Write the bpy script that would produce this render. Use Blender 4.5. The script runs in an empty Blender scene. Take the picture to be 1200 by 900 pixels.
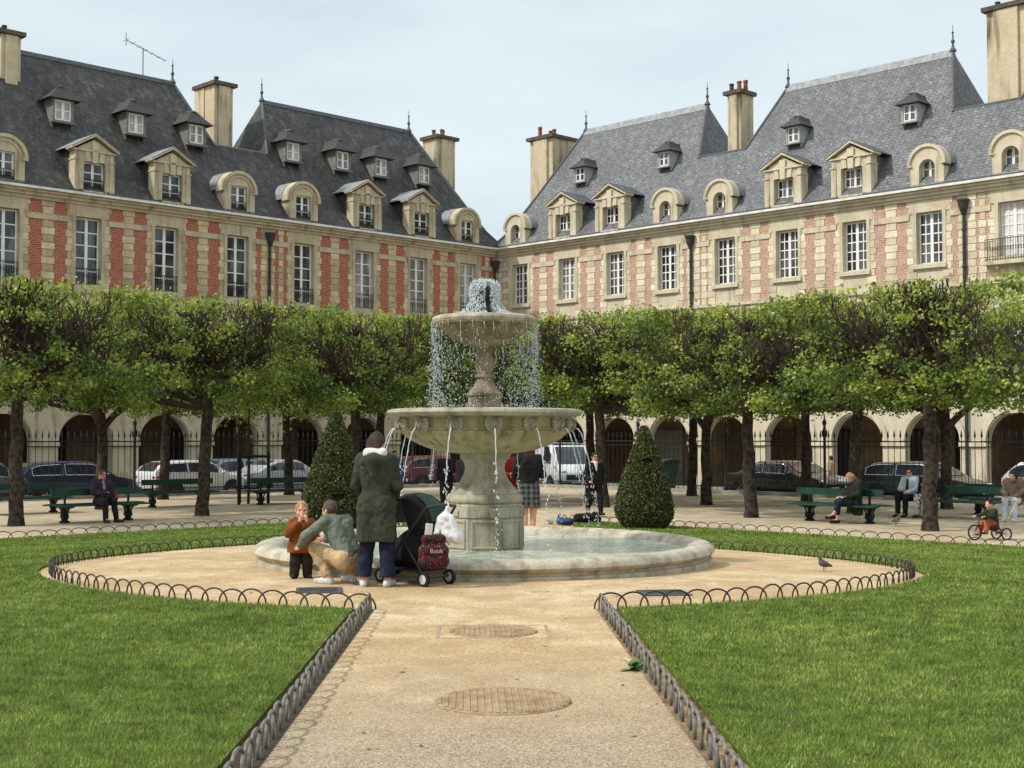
import bpy, bmesh, math, random
import numpy as np
from mathutils import Vector, Matrix, noise as mnoise

random.seed(7)
RNG = np.random.default_rng(7)
SC = bpy.context.scene
COL = SC.collection
PI = math.pi
rad = math.radians

# ---------------------------------------------------------------- camera model
FPX, CAMH, HORIZ = 1590.0, 1.62, 512.0
PITCH = math.atan((HORIZ - 450.0) / FPX)


def ray(px, py):
    a, b = (px - 600.0) / FPX, (450.0 - py) / FPX
    return Vector((a, math.cos(PITCH) - b * math.sin(PITCH), math.sin(PITCH) + b * math.cos(PITCH)))


def at(px, py, Y):
    d = ray(px, py)
    return Vector((0, 0, CAMH)) + d * (Y / d.y)


# ------------------------------------------------------------- the square's frame
CORNER = Vector((-0.855, 80.0, 0))
AL, AR = rad(45.56), rad(44.4)
dL = Vector((-math.sin(AL), -math.cos(AL), 0)); nL = Vector((math.cos(AL), -math.sin(AL), 0))
dR = Vector((math.sin(AR), -math.cos(AR), 0)); nR = Vector((-math.cos(AR), -math.sin(AR), 0))
STREET = -1.0


def ab(x, y):
    px, py = x - CORNER.x, y - CORNER.y
    return px * nL.x + py * nL.y, px * nR.x + py * nR.y


def gm(m):
    m = np.asarray(m, dtype=float)
    return np.interp(m, [2.0, 12.4, 13.8, 31.0, 33.0, 39.0, 41.5, 44.0], [-1.0, -0.70, -0.5, -0.5, -0.45, -0.14, -0.03, 0.0])


def g(x, y):
    a, b = ab(x, y)
    return gm(np.minimum(a, b))


def gz(x, y):
    return float(g(x, y))


def gp(px, py, dz=0.0):
    """the point of the ground seen at a pixel of the photograph"""
    d = ray(px, py)
    z = 0.0
    for _ in range(30):
        t = (z + dz - CAMH) / d.z
        p = Vector((0, 0, CAMH)) + d * t
        z = gz(p.x, p.y)
    return Vector((p.x, p.y, z))


def LP(side, t, m, z=None):
    """a point t metres along a facade and m metres out from it"""
    d, n = (dL, nL) if side == 'L' else (dR, nR)
    p = CORNER + d * t + n * m
    p.z = gz(p.x, p.y) if z is None else z
    return p


def t_at(side, px, m):
    """metres along a facade where a line M metres out from it meets a pixel column"""
    d, n = (dL, nL) if side == 'L' else (dR, nR)
    s = (px - 600) / FPX
    p = CORNER + n * m
    return (s * p.y - p.x) / (d.x - s * d.y)


# ---------------------------------------------------------------- tagging
def tag(o, label=None, cat=None, group=None, kind=None):
    if label: o['label'] = label
    if cat: o['category'] = cat
    if group: o['group'] = group
    if kind: o['kind'] = kind
    return o


def empty(name, loc, rz=0.0, label=None, cat=None, group=None):
    o = bpy.data.objects.new(name, None)
    COL.objects.link(o)
    o.location = loc; o.rotation_euler = (0, 0, rz); o.empty_display_size = 0.2
    return tag(o, label, cat, group)


def put(name, me, parent=None, loc=(0, 0, 0), rot=(0, 0, 0), scale=(1, 1, 1)):
    o = bpy.data.objects.new(name, me)
    COL.objects.link(o)
    o.parent = parent
    o.location = loc; o.rotation_euler = rot; o.scale = scale
    return o


def copy_tree(o, parent=None):
    c = o.copy(); COL.objects.link(c); c.parent = parent
    for ch in list(o.children):
        copy_tree(ch, c)
    return c


# ---------------------------------------------------------------- mesh builder
class MB:
    def __init__(self):
        self.v = []; self.f = []

    def add(self, vs, fs):
        n = len(self.v)
        self.v.extend([tuple(p) for p in vs])
        self.f.extend([tuple(i + n for i in q) for q in fs])
        return self

    def box(self, x0, x1, y0, y1, z0, z1):
        vs = [(x0, y0, z0), (x1, y0, z0), (x1, y1, z0), (x0, y1, z0), (x0, y0, z1), (x1, y0, z1), (x1, y1, z1), (x0, y1, z1)]
        return self.add(vs, [(0, 3, 2, 1), (4, 5, 6, 7), (0, 1, 5, 4), (1, 2, 6, 5), (2, 3, 7, 6), (3, 0, 4, 7)])

    def obox(self, c, size, M=None):
        sx, sy, sz = (s / 2 for s in size)
        vs = []
        for k in ((-1, -1, -1), (1, -1, -1), (1, 1, -1), (-1, 1, -1), (-1, -1, 1), (1, -1, 1), (1, 1, 1), (-1, 1, 1)):
            p = Vector((k[0] * sx, k[1] * sy, k[2] * sz))
            if M is not None: p = M @ p
            vs.append(p + Vector(c))
        return self.add(vs, [(0, 3, 2, 1), (4, 5, 6, 7), (0, 1, 5, 4), (1, 2, 6, 5), (2, 3, 7, 6), (3, 0, 4, 7)])

    def prism(self, poly, y0, y1, axis='y'):
        """poly in the plane across AXIS, extruded along it"""
        n = len(poly)
        def P(u, w, d):
            return (u, d, w) if axis == 'y' else ((d, u, w) if axis == 'x' else (u, w, d))
        vs = [P(u, w, y0) for u, w in poly] + [P(u, w, y1) for u, w in poly]
        fs = [tuple(range(n)), tuple(range(2 * n - 1, n - 1, -1))]
        fs += [(i, i + n, (i + 1) % n + n, (i + 1) % n) for i in range(n)]
        return self.add(vs, fs)

    def tube(self, pts, r, seg=6, cap=True):
        pts = [Vector(p) for p in pts]
        n = len(pts)
        rs = list(r) if isinstance(r, (list, tuple)) else [r] * n
        vs, fs = [], []
        ref = None
        for i, p in enumerate(pts):
            t = (pts[min(i + 1, n - 1)] - pts[max(i - 1, 0)])
            if t.length < 1e-9: t = Vector((0, 0, 1))
            t.normalize()
            if ref is None:
                ref = Vector((0, 0, 1)) if abs(t.z) < 0.9 else Vector((1, 0, 0))
            u = (ref - t * ref.dot(t))
            if u.length < 1e-6: u = t.orthogonal()
            u.normalize(); w = t.cross(u); ref = u
            for k in range(seg):
                a = 2 * PI * k / seg
                vs.append(p + (u * math.cos(a) + w * math.sin(a)) * rs[i])
        for i in range(n - 1):
            for k in range(seg):
                k2 = (k + 1) % seg
                fs.append((i * seg + k, i * seg + k2, (i + 1) * seg + k2, (i + 1) * seg + k))
        if cap:
            fs.append(tuple(range(seg - 1, -1, -1))); fs.append(tuple(range((n - 1) * seg, n * seg)))
        return self.add(vs, fs)

    def lathe(self, prof, seg=32, c=(0, 0, 0), fn=None, close=False):
        vs, fs = [], []
        n = len(prof)
        for i, (r, z) in enumerate(prof):
            for k in range(seg):
                a = 2 * PI * k / seg
                rr = r if fn is None else fn(r, z, a, i)
                vs.append((c[0] + rr * math.cos(a), c[1] + rr * math.sin(a), c[2] + z))
        for i in range(n - 1):
            for k in range(seg):
                k2 = (k + 1) % seg
                fs.append((i * seg + k, i * seg + k2, (i + 1) * seg + k2, (i + 1) * seg + k))
        if close:
            fs.append(tuple(range(seg - 1, -1, -1))); fs.append(tuple(range((n - 1) * seg, n * seg)))
        return self.add(vs, fs)

    def ball(self, c, r, seg=12, rings=8, M=None):
        rx, ry, rz = r if isinstance(r, (list, tuple)) else (r, r, r)
        vs, fs = [], []
        for i in range(rings + 1):
            th = PI * i / rings
            for k in range(seg):
                a = 2 * PI * k / seg
                p = Vector((rx * math.sin(th) * math.cos(a), ry * math.sin(th) * math.sin(a), rz * math.cos(th)))
                if M is not None: p = M @ p
                vs.append(p + Vector(c))
        for i in range(rings):
            for k in range(seg):
                k2 = (k + 1) % seg
                fs.append((i * seg + k, (i + 1) * seg + k, (i + 1) * seg + k2, i * seg + k2))
        return self.add(vs, fs)

    def mesh(self, name, mat, smooth=False, fix=True):
        me = bpy.data.meshes.new(name)
        me.from_pydata(self.v, [], self.f)
        if fix:
            bm = bmesh.new(); bm.from_mesh(me)
            bmesh.ops.recalc_face_normals(bm, faces=bm.faces)
            bm.to_mesh(me); bm.free()
        if mat is not None: me.materials.append(mat)
        if smooth:
            me.polygons.foreach_set('use_smooth', np.ones(len(me.polygons), dtype=bool))
            if smooth != 'all':
                try: me.set_sharp_from_angle(angle=rad(40))
                except Exception: pass
        me.update()
        return me

    def build(self, name, mat, parent=None, smooth=False, loc=(0, 0, 0), rot=(0, 0, 0), fix=True):
        return put(name, self.mesh(name, mat, smooth, fix), parent, loc, rot)


def bevel(o, w=0.01, seg=2):
    m = o.modifiers.new('bevel', 'BEVEL'); m.width = w; m.segments = seg; m.limit_method = 'ANGLE'; m.angle_limit = rad(40)
    return o


def np_mesh(name, V, F, mat, smooth=False, attr=None):
    """V (n,3) float, F (m,k) int"""
    me = bpy.data.meshes.new(name)
    n, (m, k) = len(V), F.shape
    me.vertices.add(n); me.vertices.foreach_set('co', np.ascontiguousarray(V, dtype=np.float32).ravel())
    me.loops.add(m * k); me.loops.foreach_set('vertex_index', np.ascontiguousarray(F, dtype=np.int32).ravel())
    me.polygons.add(m); me.polygons.foreach_set('loop_start', np.arange(0, m * k, k, dtype=np.int32))
    try: me.polygons.foreach_set('loop_total', np.full(m, k, dtype=np.int32))
    except Exception: pass
    if smooth: me.polygons.foreach_set('use_smooth', np.ones(m, dtype=bool))
    me.materials.append(mat)
    me.update(calc_edges=True)
    me.validate()
    return me


# ---------------------------------------------------------------- materials
def lin(r, g_, b):
    return tuple(((c / 255) / 12.92 if c / 255 <= .04045 else ((c / 255 + .055) / 1.055) ** 2.4) for c in (r, g_, b))


class NT:
    def __init__(self, name):
        self.m = bpy.data.materials.new(name); self.m.use_nodes = True
        self.t = self.m.node_tree; self.t.nodes.clear()
        self.out = self.n('ShaderNodeOutputMaterial')
        self.tc = self.n('ShaderNodeTexCoord')

    def n(self, typ, **kw):
        nd = self.t.nodes.new(typ)
        for k, v in kw.items(): setattr(nd, k, v)
        return nd

    def link(self, a, b): self.t.links.new(a, b)

    def set(self, nd, **kw):
        for k, v in kw.items():
            s = nd.inputs[k.replace('_', ' ')] if k.replace('_', ' ') in nd.inputs else nd.inputs[k]
            if hasattr(v, 'is_linked') or isinstance(v, bpy.types.NodeSocket): self.link(v, s)
            else: s.default_value = v
        return nd

    def noise(self, scale, detail=4, vec=None, rough=.55, dist=0):
        nd = self.n('ShaderNodeTexNoise')
        self.link(vec or self.tc.outputs['Object'], nd.inputs['Vector'])
        nd.inputs['Scale'].default_value = scale; nd.inputs['Detail'].default_value = detail
        nd.inputs['Roughness'].default_value = rough; nd.inputs['Distortion'].default_value = dist
        return nd.outputs['Fac']

    def ramp(self, fac, lo, hi, a=0.0, b=1.0):
        nd = self.n('ShaderNodeMapRange'); nd.clamp = True
        self.link(fac, nd.inputs[0])
        for i, v in zip((1, 2, 3, 4), (lo, hi, a, b)): nd.inputs[i].default_value = v
        return nd.outputs[0]

    def mix(self, fac, a, b, mode='MIX'):
        nd = self.n('ShaderNodeMix', data_type='RGBA', blend_type=mode)
        for s, v in ((nd.inputs[0], fac), (nd.inputs[6], a), (nd.inputs[7], b)):
            if isinstance(v, bpy.types.NodeSocket): self.link(v, s)
            elif isinstance(v, (int, float)): s.default_value = v
            else: s.default_value = (*v[:3], 1)
        return nd.outputs[2]

    def math(self, op, a, b=None):
        nd = self.n('ShaderNodeMath', operation=op)
        for s, v in zip(nd.inputs, (a, b)):
            if v is None: continue
            if isinstance(v, bpy.types.NodeSocket): self.link(v, s)
            else: s.default_value = v
        return nd.outputs[0]

    def mapping(self, scale=(1, 1, 1), rot=(0, 0, 0), vec=None):
        nd = self.n('ShaderNodeMapping')
        self.link(vec or self.tc.outputs['Object'], nd.inputs['Vector'])
        nd.inputs['Scale'].default_value = scale; nd.inputs['Rotation'].default_value = rot
        return nd.outputs[0]

    def bump(self, h, strength=.3, dist=.02):
        nd = self.n('ShaderNodeBump')
        self.link(h, nd.inputs['Height']); nd.inputs['Strength'].default_value = strength; nd.inputs['Distance'].default_value = dist
        return nd.outputs[0]

    def bsdf(self, col, rough=.8, metal=0, spec=.3, normal=None, trans=0, alpha=1, ior=1.45, coat=0):
        p = self.n('ShaderNodeBsdfPrincipled')
        for k, v in (('Base Color', col), ('Roughness', rough), ('Metallic', metal), ('Specular IOR Level', spec), ('Normal', normal),
                     ('Transmission Weight', trans), ('Alpha', alpha), ('IOR', ior), ('Coat Weight', coat)):
            if v is None: continue
            s = p.inputs[k]
            if isinstance(v, bpy.types.NodeSocket): self.link(v, s)
            elif k == 'Base Color': s.default_value = (*v[:3], 1)
            else: s.default_value = v
        return p.outputs[0]

    def done(self, shader):
        self.link(shader, self.out.inputs['Surface'])
        return self.m


_mats = {}


def mat(name, c1, c2=None, scale=5.0, rough=.75, metal=0, spec=.3, bump=0.0, bscale=None, island=0.0, coat=0):
    if name in _mats: return _mats[name]
    t = NT(name)
    c2 = c2 or tuple(c * .72 for c in c1)
    f = t.ramp(t.noise(scale, 6), .35, .65)
    col = t.mix(f, c1, c2)
    if island:
        gnode = t.n('ShaderNodeNewGeometry')
        v = t.ramp(gnode.outputs['Random Per Island'], 0, 1, 1 - island, 1 + island)
        hsv = t.n('ShaderNodeHueSaturation'); t.link(col, hsv.inputs['Color']); t.link(v, hsv.inputs['Value'])
        col = hsv.outputs[0]
    nrm = None
    if bump:
        nrm = t.bump(t.noise(bscale or scale * 6, 5), bump, .02)
    _mats[name] = t.done(t.bsdf(col, rough, metal, spec, nrm, coat=coat))
    return _mats[name]
# ================================================================ GROUND
FX, FY, RING = -0.366, 18.2, 5.5


def sand_mat(name, warm, pale, grey, near):
    t = NT(name)
    obj = t.tc.outputs['Object']
    big = t.ramp(t.noise(.55, 4), .38, .62)
    mid = t.ramp(t.noise(2.3, 5, dist=.6), .35, .65)
    c = t.mix(big, warm, pale)
    c = t.mix(t.math('MULTIPLY', mid, .75), c, grey)
    # little stones, light and dark
    vo = t.n('ShaderNodeTexVoronoi'); t.link(obj, vo.inputs['Vector']); vo.inputs['Scale'].default_value = 120
    hs = t.n('ShaderNodeSeparateColor'); t.link(vo.outputs['Color'], hs.inputs[0])
    st = t.ramp(hs.outputs[0], 0, 1, .66, 1.26)
    c = t.mix(1.0, c, st, 'MULTIPLY')
    vo2 = t.n('ShaderNodeTexVoronoi'); t.link(obj, vo2.inputs['Vector']); vo2.inputs['Scale'].default_value = 52
    hs2 = t.n('ShaderNodeSeparateColor'); t.link(vo2.outputs['Color'], hs2.inputs[0])
    c = t.mix(1.0, c, t.ramp(hs2.outputs[1], 0, 1, .84, 1.14), 'MULTIPLY')
    if near:
        # the coarser, greyer gravel at the near end of the path
        sp = t.n('ShaderNodeSeparateXYZ'); t.link(obj, sp.inputs[0])
        yy = t.math('ADD', sp.outputs[1], t.math('MULTIPLY', t.noise(1.2, 4), 3.0))
        k = t.ramp(yy, 8.2, 12.0, 1, 0)
        g2 = t.mix(t.ramp(hs.outputs[2], .25, .75), lin(176, 161, 139), lin(112, 98, 80))
        c = t.mix(t.math('MULTIPLY', k, .8), c, g2)
    h = t.math('ADD', t.math('MULTIPLY', vo.outputs['Distance'], .6), t.noise(30, 4))
    return t.done(t.bsdf(c, .95, 0, .12, t.bump(h, .55, .012)))


M_SAND = sand_mat('sand', lin(184, 156, 118), lin(204, 182, 148), lin(164, 136, 100), True)
M_GRAVEL = sand_mat('pale_gravel', lin(186, 168, 140), lin(204, 189, 164), lin(160, 141, 114), False)


def grid_axis(lo, hi, dense_lo, dense_hi, step):
    a = list(np.arange(dense_lo, dense_hi + 1e-6, step))
    d, s = dense_lo, step
    left = []
    while d > lo: s *= 1.6; d -= s; left.append(d)
    d, s = dense_hi, step
    while d < hi: s *= 1.6; d += s; a.append(d)
    return np.array(left[::-1] + a)


xs, ys = grid_axis(-900, 900, -46, 46, .5), grid_axis(-300, 1500, -6, 92, .5)
GX, GY = np.meshgrid(xs, ys, indexing='ij')
GZ = g(GX, GY) - 0.012
nx, ny = len(xs), len(ys)
idx = np.arange(nx * ny).reshape(nx, ny)
Fq = np.stack([idx[:-1, :-1], idx[1:, :-1], idx[1:, 1:], idx[:-1, 1:]], -1).reshape(-1, 4)
put_o = put('ground', np_mesh('ground', np.stack([GX, GY, GZ], -1).reshape(-1, 3), Fq, M_GRAVEL))
tag(put_o, kind='structure')


def sheet(name, poly, m, dz, step=.5, skirt=0.0):
    """a flat outline cut into cells and laid over the ground"""
    bm = bmesh.new()
    vs = [bm.verts.new((x, y, 0)) for x, y in poly]
    bm.faces.new(vs)
    px = [p[0] for p in poly]; py = [p[1] for p in poly]
    for ax, lo, hi in ((0, min(px), max(px)), (1, min(py), max(py))):
        k = math.ceil(lo / step) * step + .0137
        while k < hi:
            co = (k, 0, 0) if ax == 0 else (0, k, 0)
            no = (1, 0, 0) if ax == 0 else (0, 1, 0)
            bmesh.ops.bisect_plane(bm, geom=bm.verts[:] + bm.edges[:] + bm.faces[:], dist=1e-5, plane_co=co, plane_no=no)
            k += step
    bmesh.ops.triangulate(bm, faces=[f for f in bm.faces if len(f.verts) > 4])
    for v in bm.verts: v.co.z = gz(v.co.x, v.co.y) + dz
    bmesh.ops.recalc_face_normals(bm, faces=bm.faces)
    if bm.faces and bm.faces[0].normal.z < 0: bmesh.ops.reverse_faces(bm, faces=bm.faces)
    if skirt:
        be = [e for e in bm.edges if e.is_boundary]
        r = bmesh.ops.extrude_edge_only(bm, edges=be)
        for v in [e for e in r['geom'] if isinstance(e, bmesh.types.BMVert)]: v.co.z -= skirt
    me = bpy.data.meshes.new(name); bm.to_mesh(me); bm.free()
    me.materials.append(m)
    return put(name, me)


# the two hoop fences along the path, in plan
A1, A2 = gp(427, 726), gp(303, 893)
B1, B2 = gp(711, 727), gp(836, 897)


def lx(Y): return A1.x + (A2.x - A1.x) * (Y - A1.y) / (A2.y - A1.y)
def rx_(Y): return B1.x + (B2.x - B1.x) * (Y - B1.y) / (B2.y - B1.y)


def circ_y(x, r, front=True):
    h = math.sqrt(max(r * r - (x - FX) ** 2, 0))
    return FY - h if front else FY + h


BPL, BPR = -1.3, 1.45          # sides of the path behind the fountain
EDGE = 30.3                    # distance of the lawns' far edges from the facades


def edge_at_x(side, x):
    d, n = (dL, nL) if side == 'L' else (dR, nR)
    p = CORNER + n * EDGE
    t = (x - p.x) / d.x
    return (x, p.y + d.y * t)


def lawn_poly(side):
    r = RING + .13
    s = -1 if side == 'L' else 1
    off = .16
    ex = (lambda Y: lx(Y) - off) if side == 'L' else (lambda Y: rx_(Y) + off)
    yk = 12.7
    for _ in range(5): yk = circ_y(ex(yk), r)
    pts = [(ex(1.5), 1.5), (ex(7), 7), (ex(yk), yk)]
    a0 = math.atan2(yk - FY, ex(yk) - FX)
    bx = BPL if side == 'L' else BPR
    yb = circ_y(bx, r, False)
    a1 = math.atan2(yb - FY, bx - FX)
    if side == 'L':
        a0 = a0 % (2 * PI); a1 = a1 % (2 * PI)
    for i in range(1, 61):
        a = a0 + (a1 - a0) * i / 60
        pts.append((FX + r * math.cos(a), FY + r * math.sin(a)))
    pts.append(edge_at_x(side, bx))
    pts.append(edge_at_x(side, s * 26))
    pts.append((s * 26, 1.5))
    if side == 'L': return pts
    return pts


M_SOIL = mat('dark_soil', lin(70, 58, 44), lin(48, 40, 32), scale=9, rough=.95, bump=.6, bscale=60)
M_SOILR = mat('sandy_soil', lin(150, 122, 88), lin(92, 74, 52), scale=5, rough=.95, bump=.6, bscale=60)


def turf_mat():
    t = NT('turf')
    c = t.mix(t.ramp(t.noise(1.1, 5), .35, .65), (.105, .160, .028), (.150, .205, .042))
    c = t.mix(t.math('MULTIPLY', t.noise(60, 4), .8), c, (.075, .11, .022))
    return t.done(t.bsdf(c, .95, 0, .1, t.bump(t.noise(120, 4), .8, .03)))


def blade_mat():
    t = NT('grass_blades')
    geo = t.n('ShaderNodeNewGeometry')
    patch = t.ramp(t.noise(.7, 4, dist=.4), .34, .66)
    c = t.mix(geo.outputs['Random Per Island'], (.150, .220, .036), (.370, .410, .100))
    c = t.mix(t.math('MULTIPLY', patch, .8), c, (.105, .168, .026))
    dry = t.ramp(geo.outputs['Random Per Island'], .94, 1, 0, .75)
    c = t.mix(dry, c, (.36, .36, .16))
    mott = t.ramp(t.noise(5.5, 4),   .36, .64, .66, 1.32)
    c = t.mix(1.0, c, mott, 'MULTIPLY')
    d = t.bsdf(c, .6, 0, .25)
    tr = t.n('ShaderNodeBsdfTranslucent'); t.link(c, tr.inputs[0])
    mx = t.n('ShaderNodeMixShader'); mx.inputs[0].default_value = .28
    t.link(d, mx.inputs[1]); t.link(tr.outputs[0], mx.inputs[2])
    return t.done(mx.outputs[0])


M_TURF, M_BLADE = turf_mat(), blade_mat()


def inside(poly, x, y):
    c = np.zeros(len(x), bool)
    n = len(poly)
    for i in range(n):
        x1, y1 = poly[i]; x2, y2 = poly[(i + 1) % n]
        if y1 == y2: continue
        hit = ((y1 > y) != (y2 > y)) & (x < (x2 - x1) * (y - y1) / (y2 - y1) + x1)
        c ^= hit
    return c


def blades(poly, s):
    out_p, out_w, out_l = [], [], []
    #       y0   y1   per m2  width length  sideways margin
    for y0, y1, dens, w, ln in ((4.5, 7.5, 4600, .0042, .062), (7.5, 10, 3900, .005, .062), (10, 14, 2500, .0068, .064), (14, 20, 1350, .010, .066),
                                (20, 28, 800, .014, .066), (28, 38, 420, .020, .07)):
        xm = .377 * y1 + 2.0
        area = (y1 - y0) * xm
        n = int(area * dens)
        x = RNG.uniform(0, xm, n) * s
        y = RNG.uniform(y0, y1, n)
        k = inside(poly, x, y)
        x, y = x[k], y[k]
        out_p.append(np.stack([x, y], -1)); out_w.append(np.full(len(x), w)); out_l.append(np.full(len(x), ln))
    P = np.concatenate(out_p); W = np.concatenate(out_w); L = np.concatenate(out_l)
    n = len(P)
    L = L * RNG.uniform(.4, 1.0, n) * .72
    az = RNG.uniform(0, 2 * PI, n); lean = np.abs(RNG.normal(.55, .35, n))
    fa = RNG.uniform(0, 2 * PI, n)
    z0 = g(P[:, 0], P[:, 1]) + .028
    base = np.stack([P[:, 0], P[:, 1], z0], -1)
    side = np.stack([np.cos(fa), np.sin(fa), np.zeros(n)], -1) * W[:, None]
    tip = base + np.stack([np.cos(az) * np.sin(lean), np.sin(az) * np.sin(lean), np.cos(lean)], -1) * L[:, None]
    V = np.stack([base - side, base + side, tip], 1).reshape(-1, 3)
    F = np.arange(3 * n).reshape(n, 3)
    return V, F


for side, s in (('L', -1), ('R', 1)):
    poly = lawn_poly(side)
    o = sheet('lawn', poly, M_TURF, .03, .5, .075); tag(o, kind='structure')
    V, F = blades(poly, s)
    o = put('grass', np_mesh('grass', V, F, M_BLADE))
    tag(o, kind='stuff', label='short bright green turf of the lawn ' + ('left' if s < 0 else 'right') + ' of the sandy path')
    o['category'] = 'grass'

# bare soil strip between turf and path fence, both sides
for nm, m, f, s in (('soil_strip', M_SOIL, lx, -1), ('soil_strip', M_SOILR, rx_, 1)):
    p = [(f(1.5) - s * .03, 1.5), (f(12.75) - s * .03, 12.75), (f(12.75) + s * .3, 12.75), (f(1.5) + s * .3, 1.5)]
    tag(sheet(nm, p, m, .012, .6), kind='structure')

# the sandy path and round plaza
r = RING + .2
pp = [(lx(1.0) - .12, -3.0), (rx_(1.0) + .12, -3.0)]
yk = circ_y(rx_(12.6), r); a0 = math.atan2(yk - FY, rx_(12.6) - FX)
yb = circ_y(BPR, r, False); a1 = math.atan2(yb - FY, BPR - FX)
pp += [(rx_(7) + .1, 7)]
pp += [(FX + r * math.cos(a0 + (a1 - a0) * i / 50), FY + r * math.sin(a0 + (a1 - a0) * i / 50)) for i in range(51)]
pp += [(BPR, edge_at_x('R', BPR)[1] - .5), (BPL, edge_at_x('L', BPL)[1] - .5)]
yb = circ_y(BPL, r, False); a0 = math.atan2(yb - FY, BPL - FX) % (2 * PI)
yk = circ_y(lx(12.6), r); a1 = math.atan2(yk - FY, lx(12.6) - FX) % (2 * PI)
pp += [(FX + r * math.cos(a0 + (a1 - a0) * i / 50), FY + r * math.sin(a0 + (a1 - a0) * i / 50)) for i in range(51)]
pp += [(lx(7) - .1, 7)]
tag(sheet('path', pp, M_SAND, .006, .5), kind='structure')

# street along both facades: roadway, kerbs and pavement
M_ASPH = mat('asphalt', (.055, .055, .056), (.04, .04, .042), scale=3, rough=.9, bump=.3, bscale=80)
M_PAVE = mat('pavement_stone', (.28, .26, .23), (.2, .19, .17), scale=2, rough=.9, bump=.2, bscale=30)
M_KERB = mat('kerb_stone', (.36, .34, .30), (.26, .25, .22), scale=4, rough=.85, bump=.2)


def strip(name, side, m0, m1, m, dz, t0, t1, thick=0.0):
    mb = MB(); n = 24; k = 4
    ms = [m0 + (m1 - m0) * j / k for j in range(k + 1)]
    for i in range(n):
        for j in range(k):
            q = []
            for tt, mm in ((i, j), (i + 1, j), (i + 1, j + 1), (i, j + 1)):
                lo = max(t0, ms[mm] if t0 == 'm' else t0) if t0 != 'm' else ms[mm]
                t = lo + (t1 - lo) * tt / n
                p = LP(side, t, ms[mm]); p.z += dz
                q.append(p)
            mb.add(q, [(0, 1, 2, 3)])
    if thick:
        for i in range(n):
            for mm in (m0, m1):
                lo = mm if t0 == 'm' else t0
                a_, b_ = (LP(side, lo + (t1 - lo) * i / n, mm), LP(side, lo + (t1 - lo) * (i + 1) / n, mm))
                mb.add([(a_.x, a_.y, a_.z + dz), (b_.x, b_.y, b_.z + dz), (b_.x, b_.y, b_.z + dz - thick), (a_.x, a_.y, a_.z + dz - thick)], [(0, 1, 2, 3)])
    o = mb.build(name, m, None, False); tag(o, kind='structure')


for sd in 'LR':
    strip('road', sd, 3.0, 12.6, M_ASPH, .012, 'm', 48)
    strip('pavement', sd, 0.0, 3.0, M_PAVE, .13, 'm', 48, .15)
    strip('kerb', sd, 12.6, 12.9, M_KERB, .12, 'm', 48, .14)

# ================================================================ HOOP FENCES
M_IRON = mat('hoop_iron', lin(66, 58, 50), lin(40, 36, 33), scale=12, rough=.6, spec=.4, bump=.3, bscale=60)
M_IRONG = mat('dusty_hoop_iron', lin(140, 134, 124), lin(84, 79, 72), scale=10, rough=.85, spec=.2, bump=.6, bscale=50)


def hoop_mesh(name, w, h, r, m, knob=False):
    mb = MB(); R = w / 2
    leg = max(h - R * .8, .02)
    pts = [(-R, 0, -.06), (-R, 0, leg * .6)]
    for i in range(0, 13):
        a = PI - PI * i / 12
        pts.append((R * math.cos(a), 0, leg + (h - leg) * math.sin(a)))
    pts += [(R, 0, leg * .6), (R, 0, -.06)]
    rr = [r * (1.0 if not knob else 1 + .18 * math.sin(i * 2.3)) for i in range(len(pts))]
    mb.tube(pts, rr, 7)
    return mb.mesh(name, m, True)


HOOP_S = hoop_mesh('hoop', .31, .152, .0088, M_IRON)
HOOP_P = hoop_mesh('hoop', .30, .178, .0105, M_IRONG, True)
HOOP_F = hoop_mesh('hoop', .42, .165, .009, M_IRON)


def hoop_run(label, pts, spacing, me, n_max=100, group='low iron hoop fences edging the lawns'):
    """PTS: polyline in plan; hoops follow it"""
    pts = [Vector((p[0], p[1], 0)) for p in pts]
    seg = [(pts[i + 1] - pts[i]).length for i in range(len(pts) - 1)]
    tot = sum(seg); n = min(int(tot / spacing), n_max)
    root = empty('hoop_fence', (pts[0].x, pts[0].y, gz(pts[0].x, pts[0].y)), 0, label, 'fence', group)
    for i in range(n):
        s = (i + .5) * spacing; k = 0
        while k < len(seg) - 1 and s > seg[k]: s -= seg[k]; k += 1
        p = pts[k].lerp(pts[k + 1], s / seg[k]); d = pts[k + 1] - pts[k]
        o = put('hoop', me, root, Vector((p.x, p.y, gz(p.x, p.y) + random.uniform(-.008, .006))) - root.location,
                (random.uniform(-.05, .05), random.uniform(-.03, .03), math.atan2(d.y, d.x) + random.uniform(-.05, .05)))
    return root


def arc_pts(a0, a1, n=60):
    return [(FX + RING * math.cos(a0 + (a1 - a0) * i / n), FY + RING * math.sin(a0 + (a1 - a0) * i / n)) for i in range(n + 1)]


aL0 = math.atan2(circ_y(lx(12.7), RING) - FY, lx(12.7) - FX) % (2 * PI)
aL1 = math.atan2(circ_y(BPL, RING, False) - FY, BPL - FX) % (2 * PI)
aR0 = math.atan2(circ_y(rx_(12.7), RING) - FY, rx_(12.7) - FX)
aR1 = math.atan2(circ_y(BPR, RING, False) - FY, BPR - FX)
hoop_run('low dark iron hoop fence curving round the left half of the sandy plaza', arc_pts(aL0, aL1), .225, HOOP_S)
hoop_run('low dark iron hoop fence curving round the right half of the sandy plaza', arc_pts(aR0, aR1), .225, HOOP_S)
hoop_run('dusty grey hoop fence along the left side of the sandy path', [(lx(12.72), 12.72), (lx(4.5), 4.5)], .225, HOOP_P)
hoop_run('dusty grey hoop fence along the right side of the sandy path', [(rx_(12.72), 12.72), (rx_(4.5), 4.5)], .225, HOOP_P)
hoop_run('thin hoop fence along the far edge of the left lawn', [edge_at_x('L', BPL), edge_at_x('L', -17.5)], .335, HOOP_F)
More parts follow.
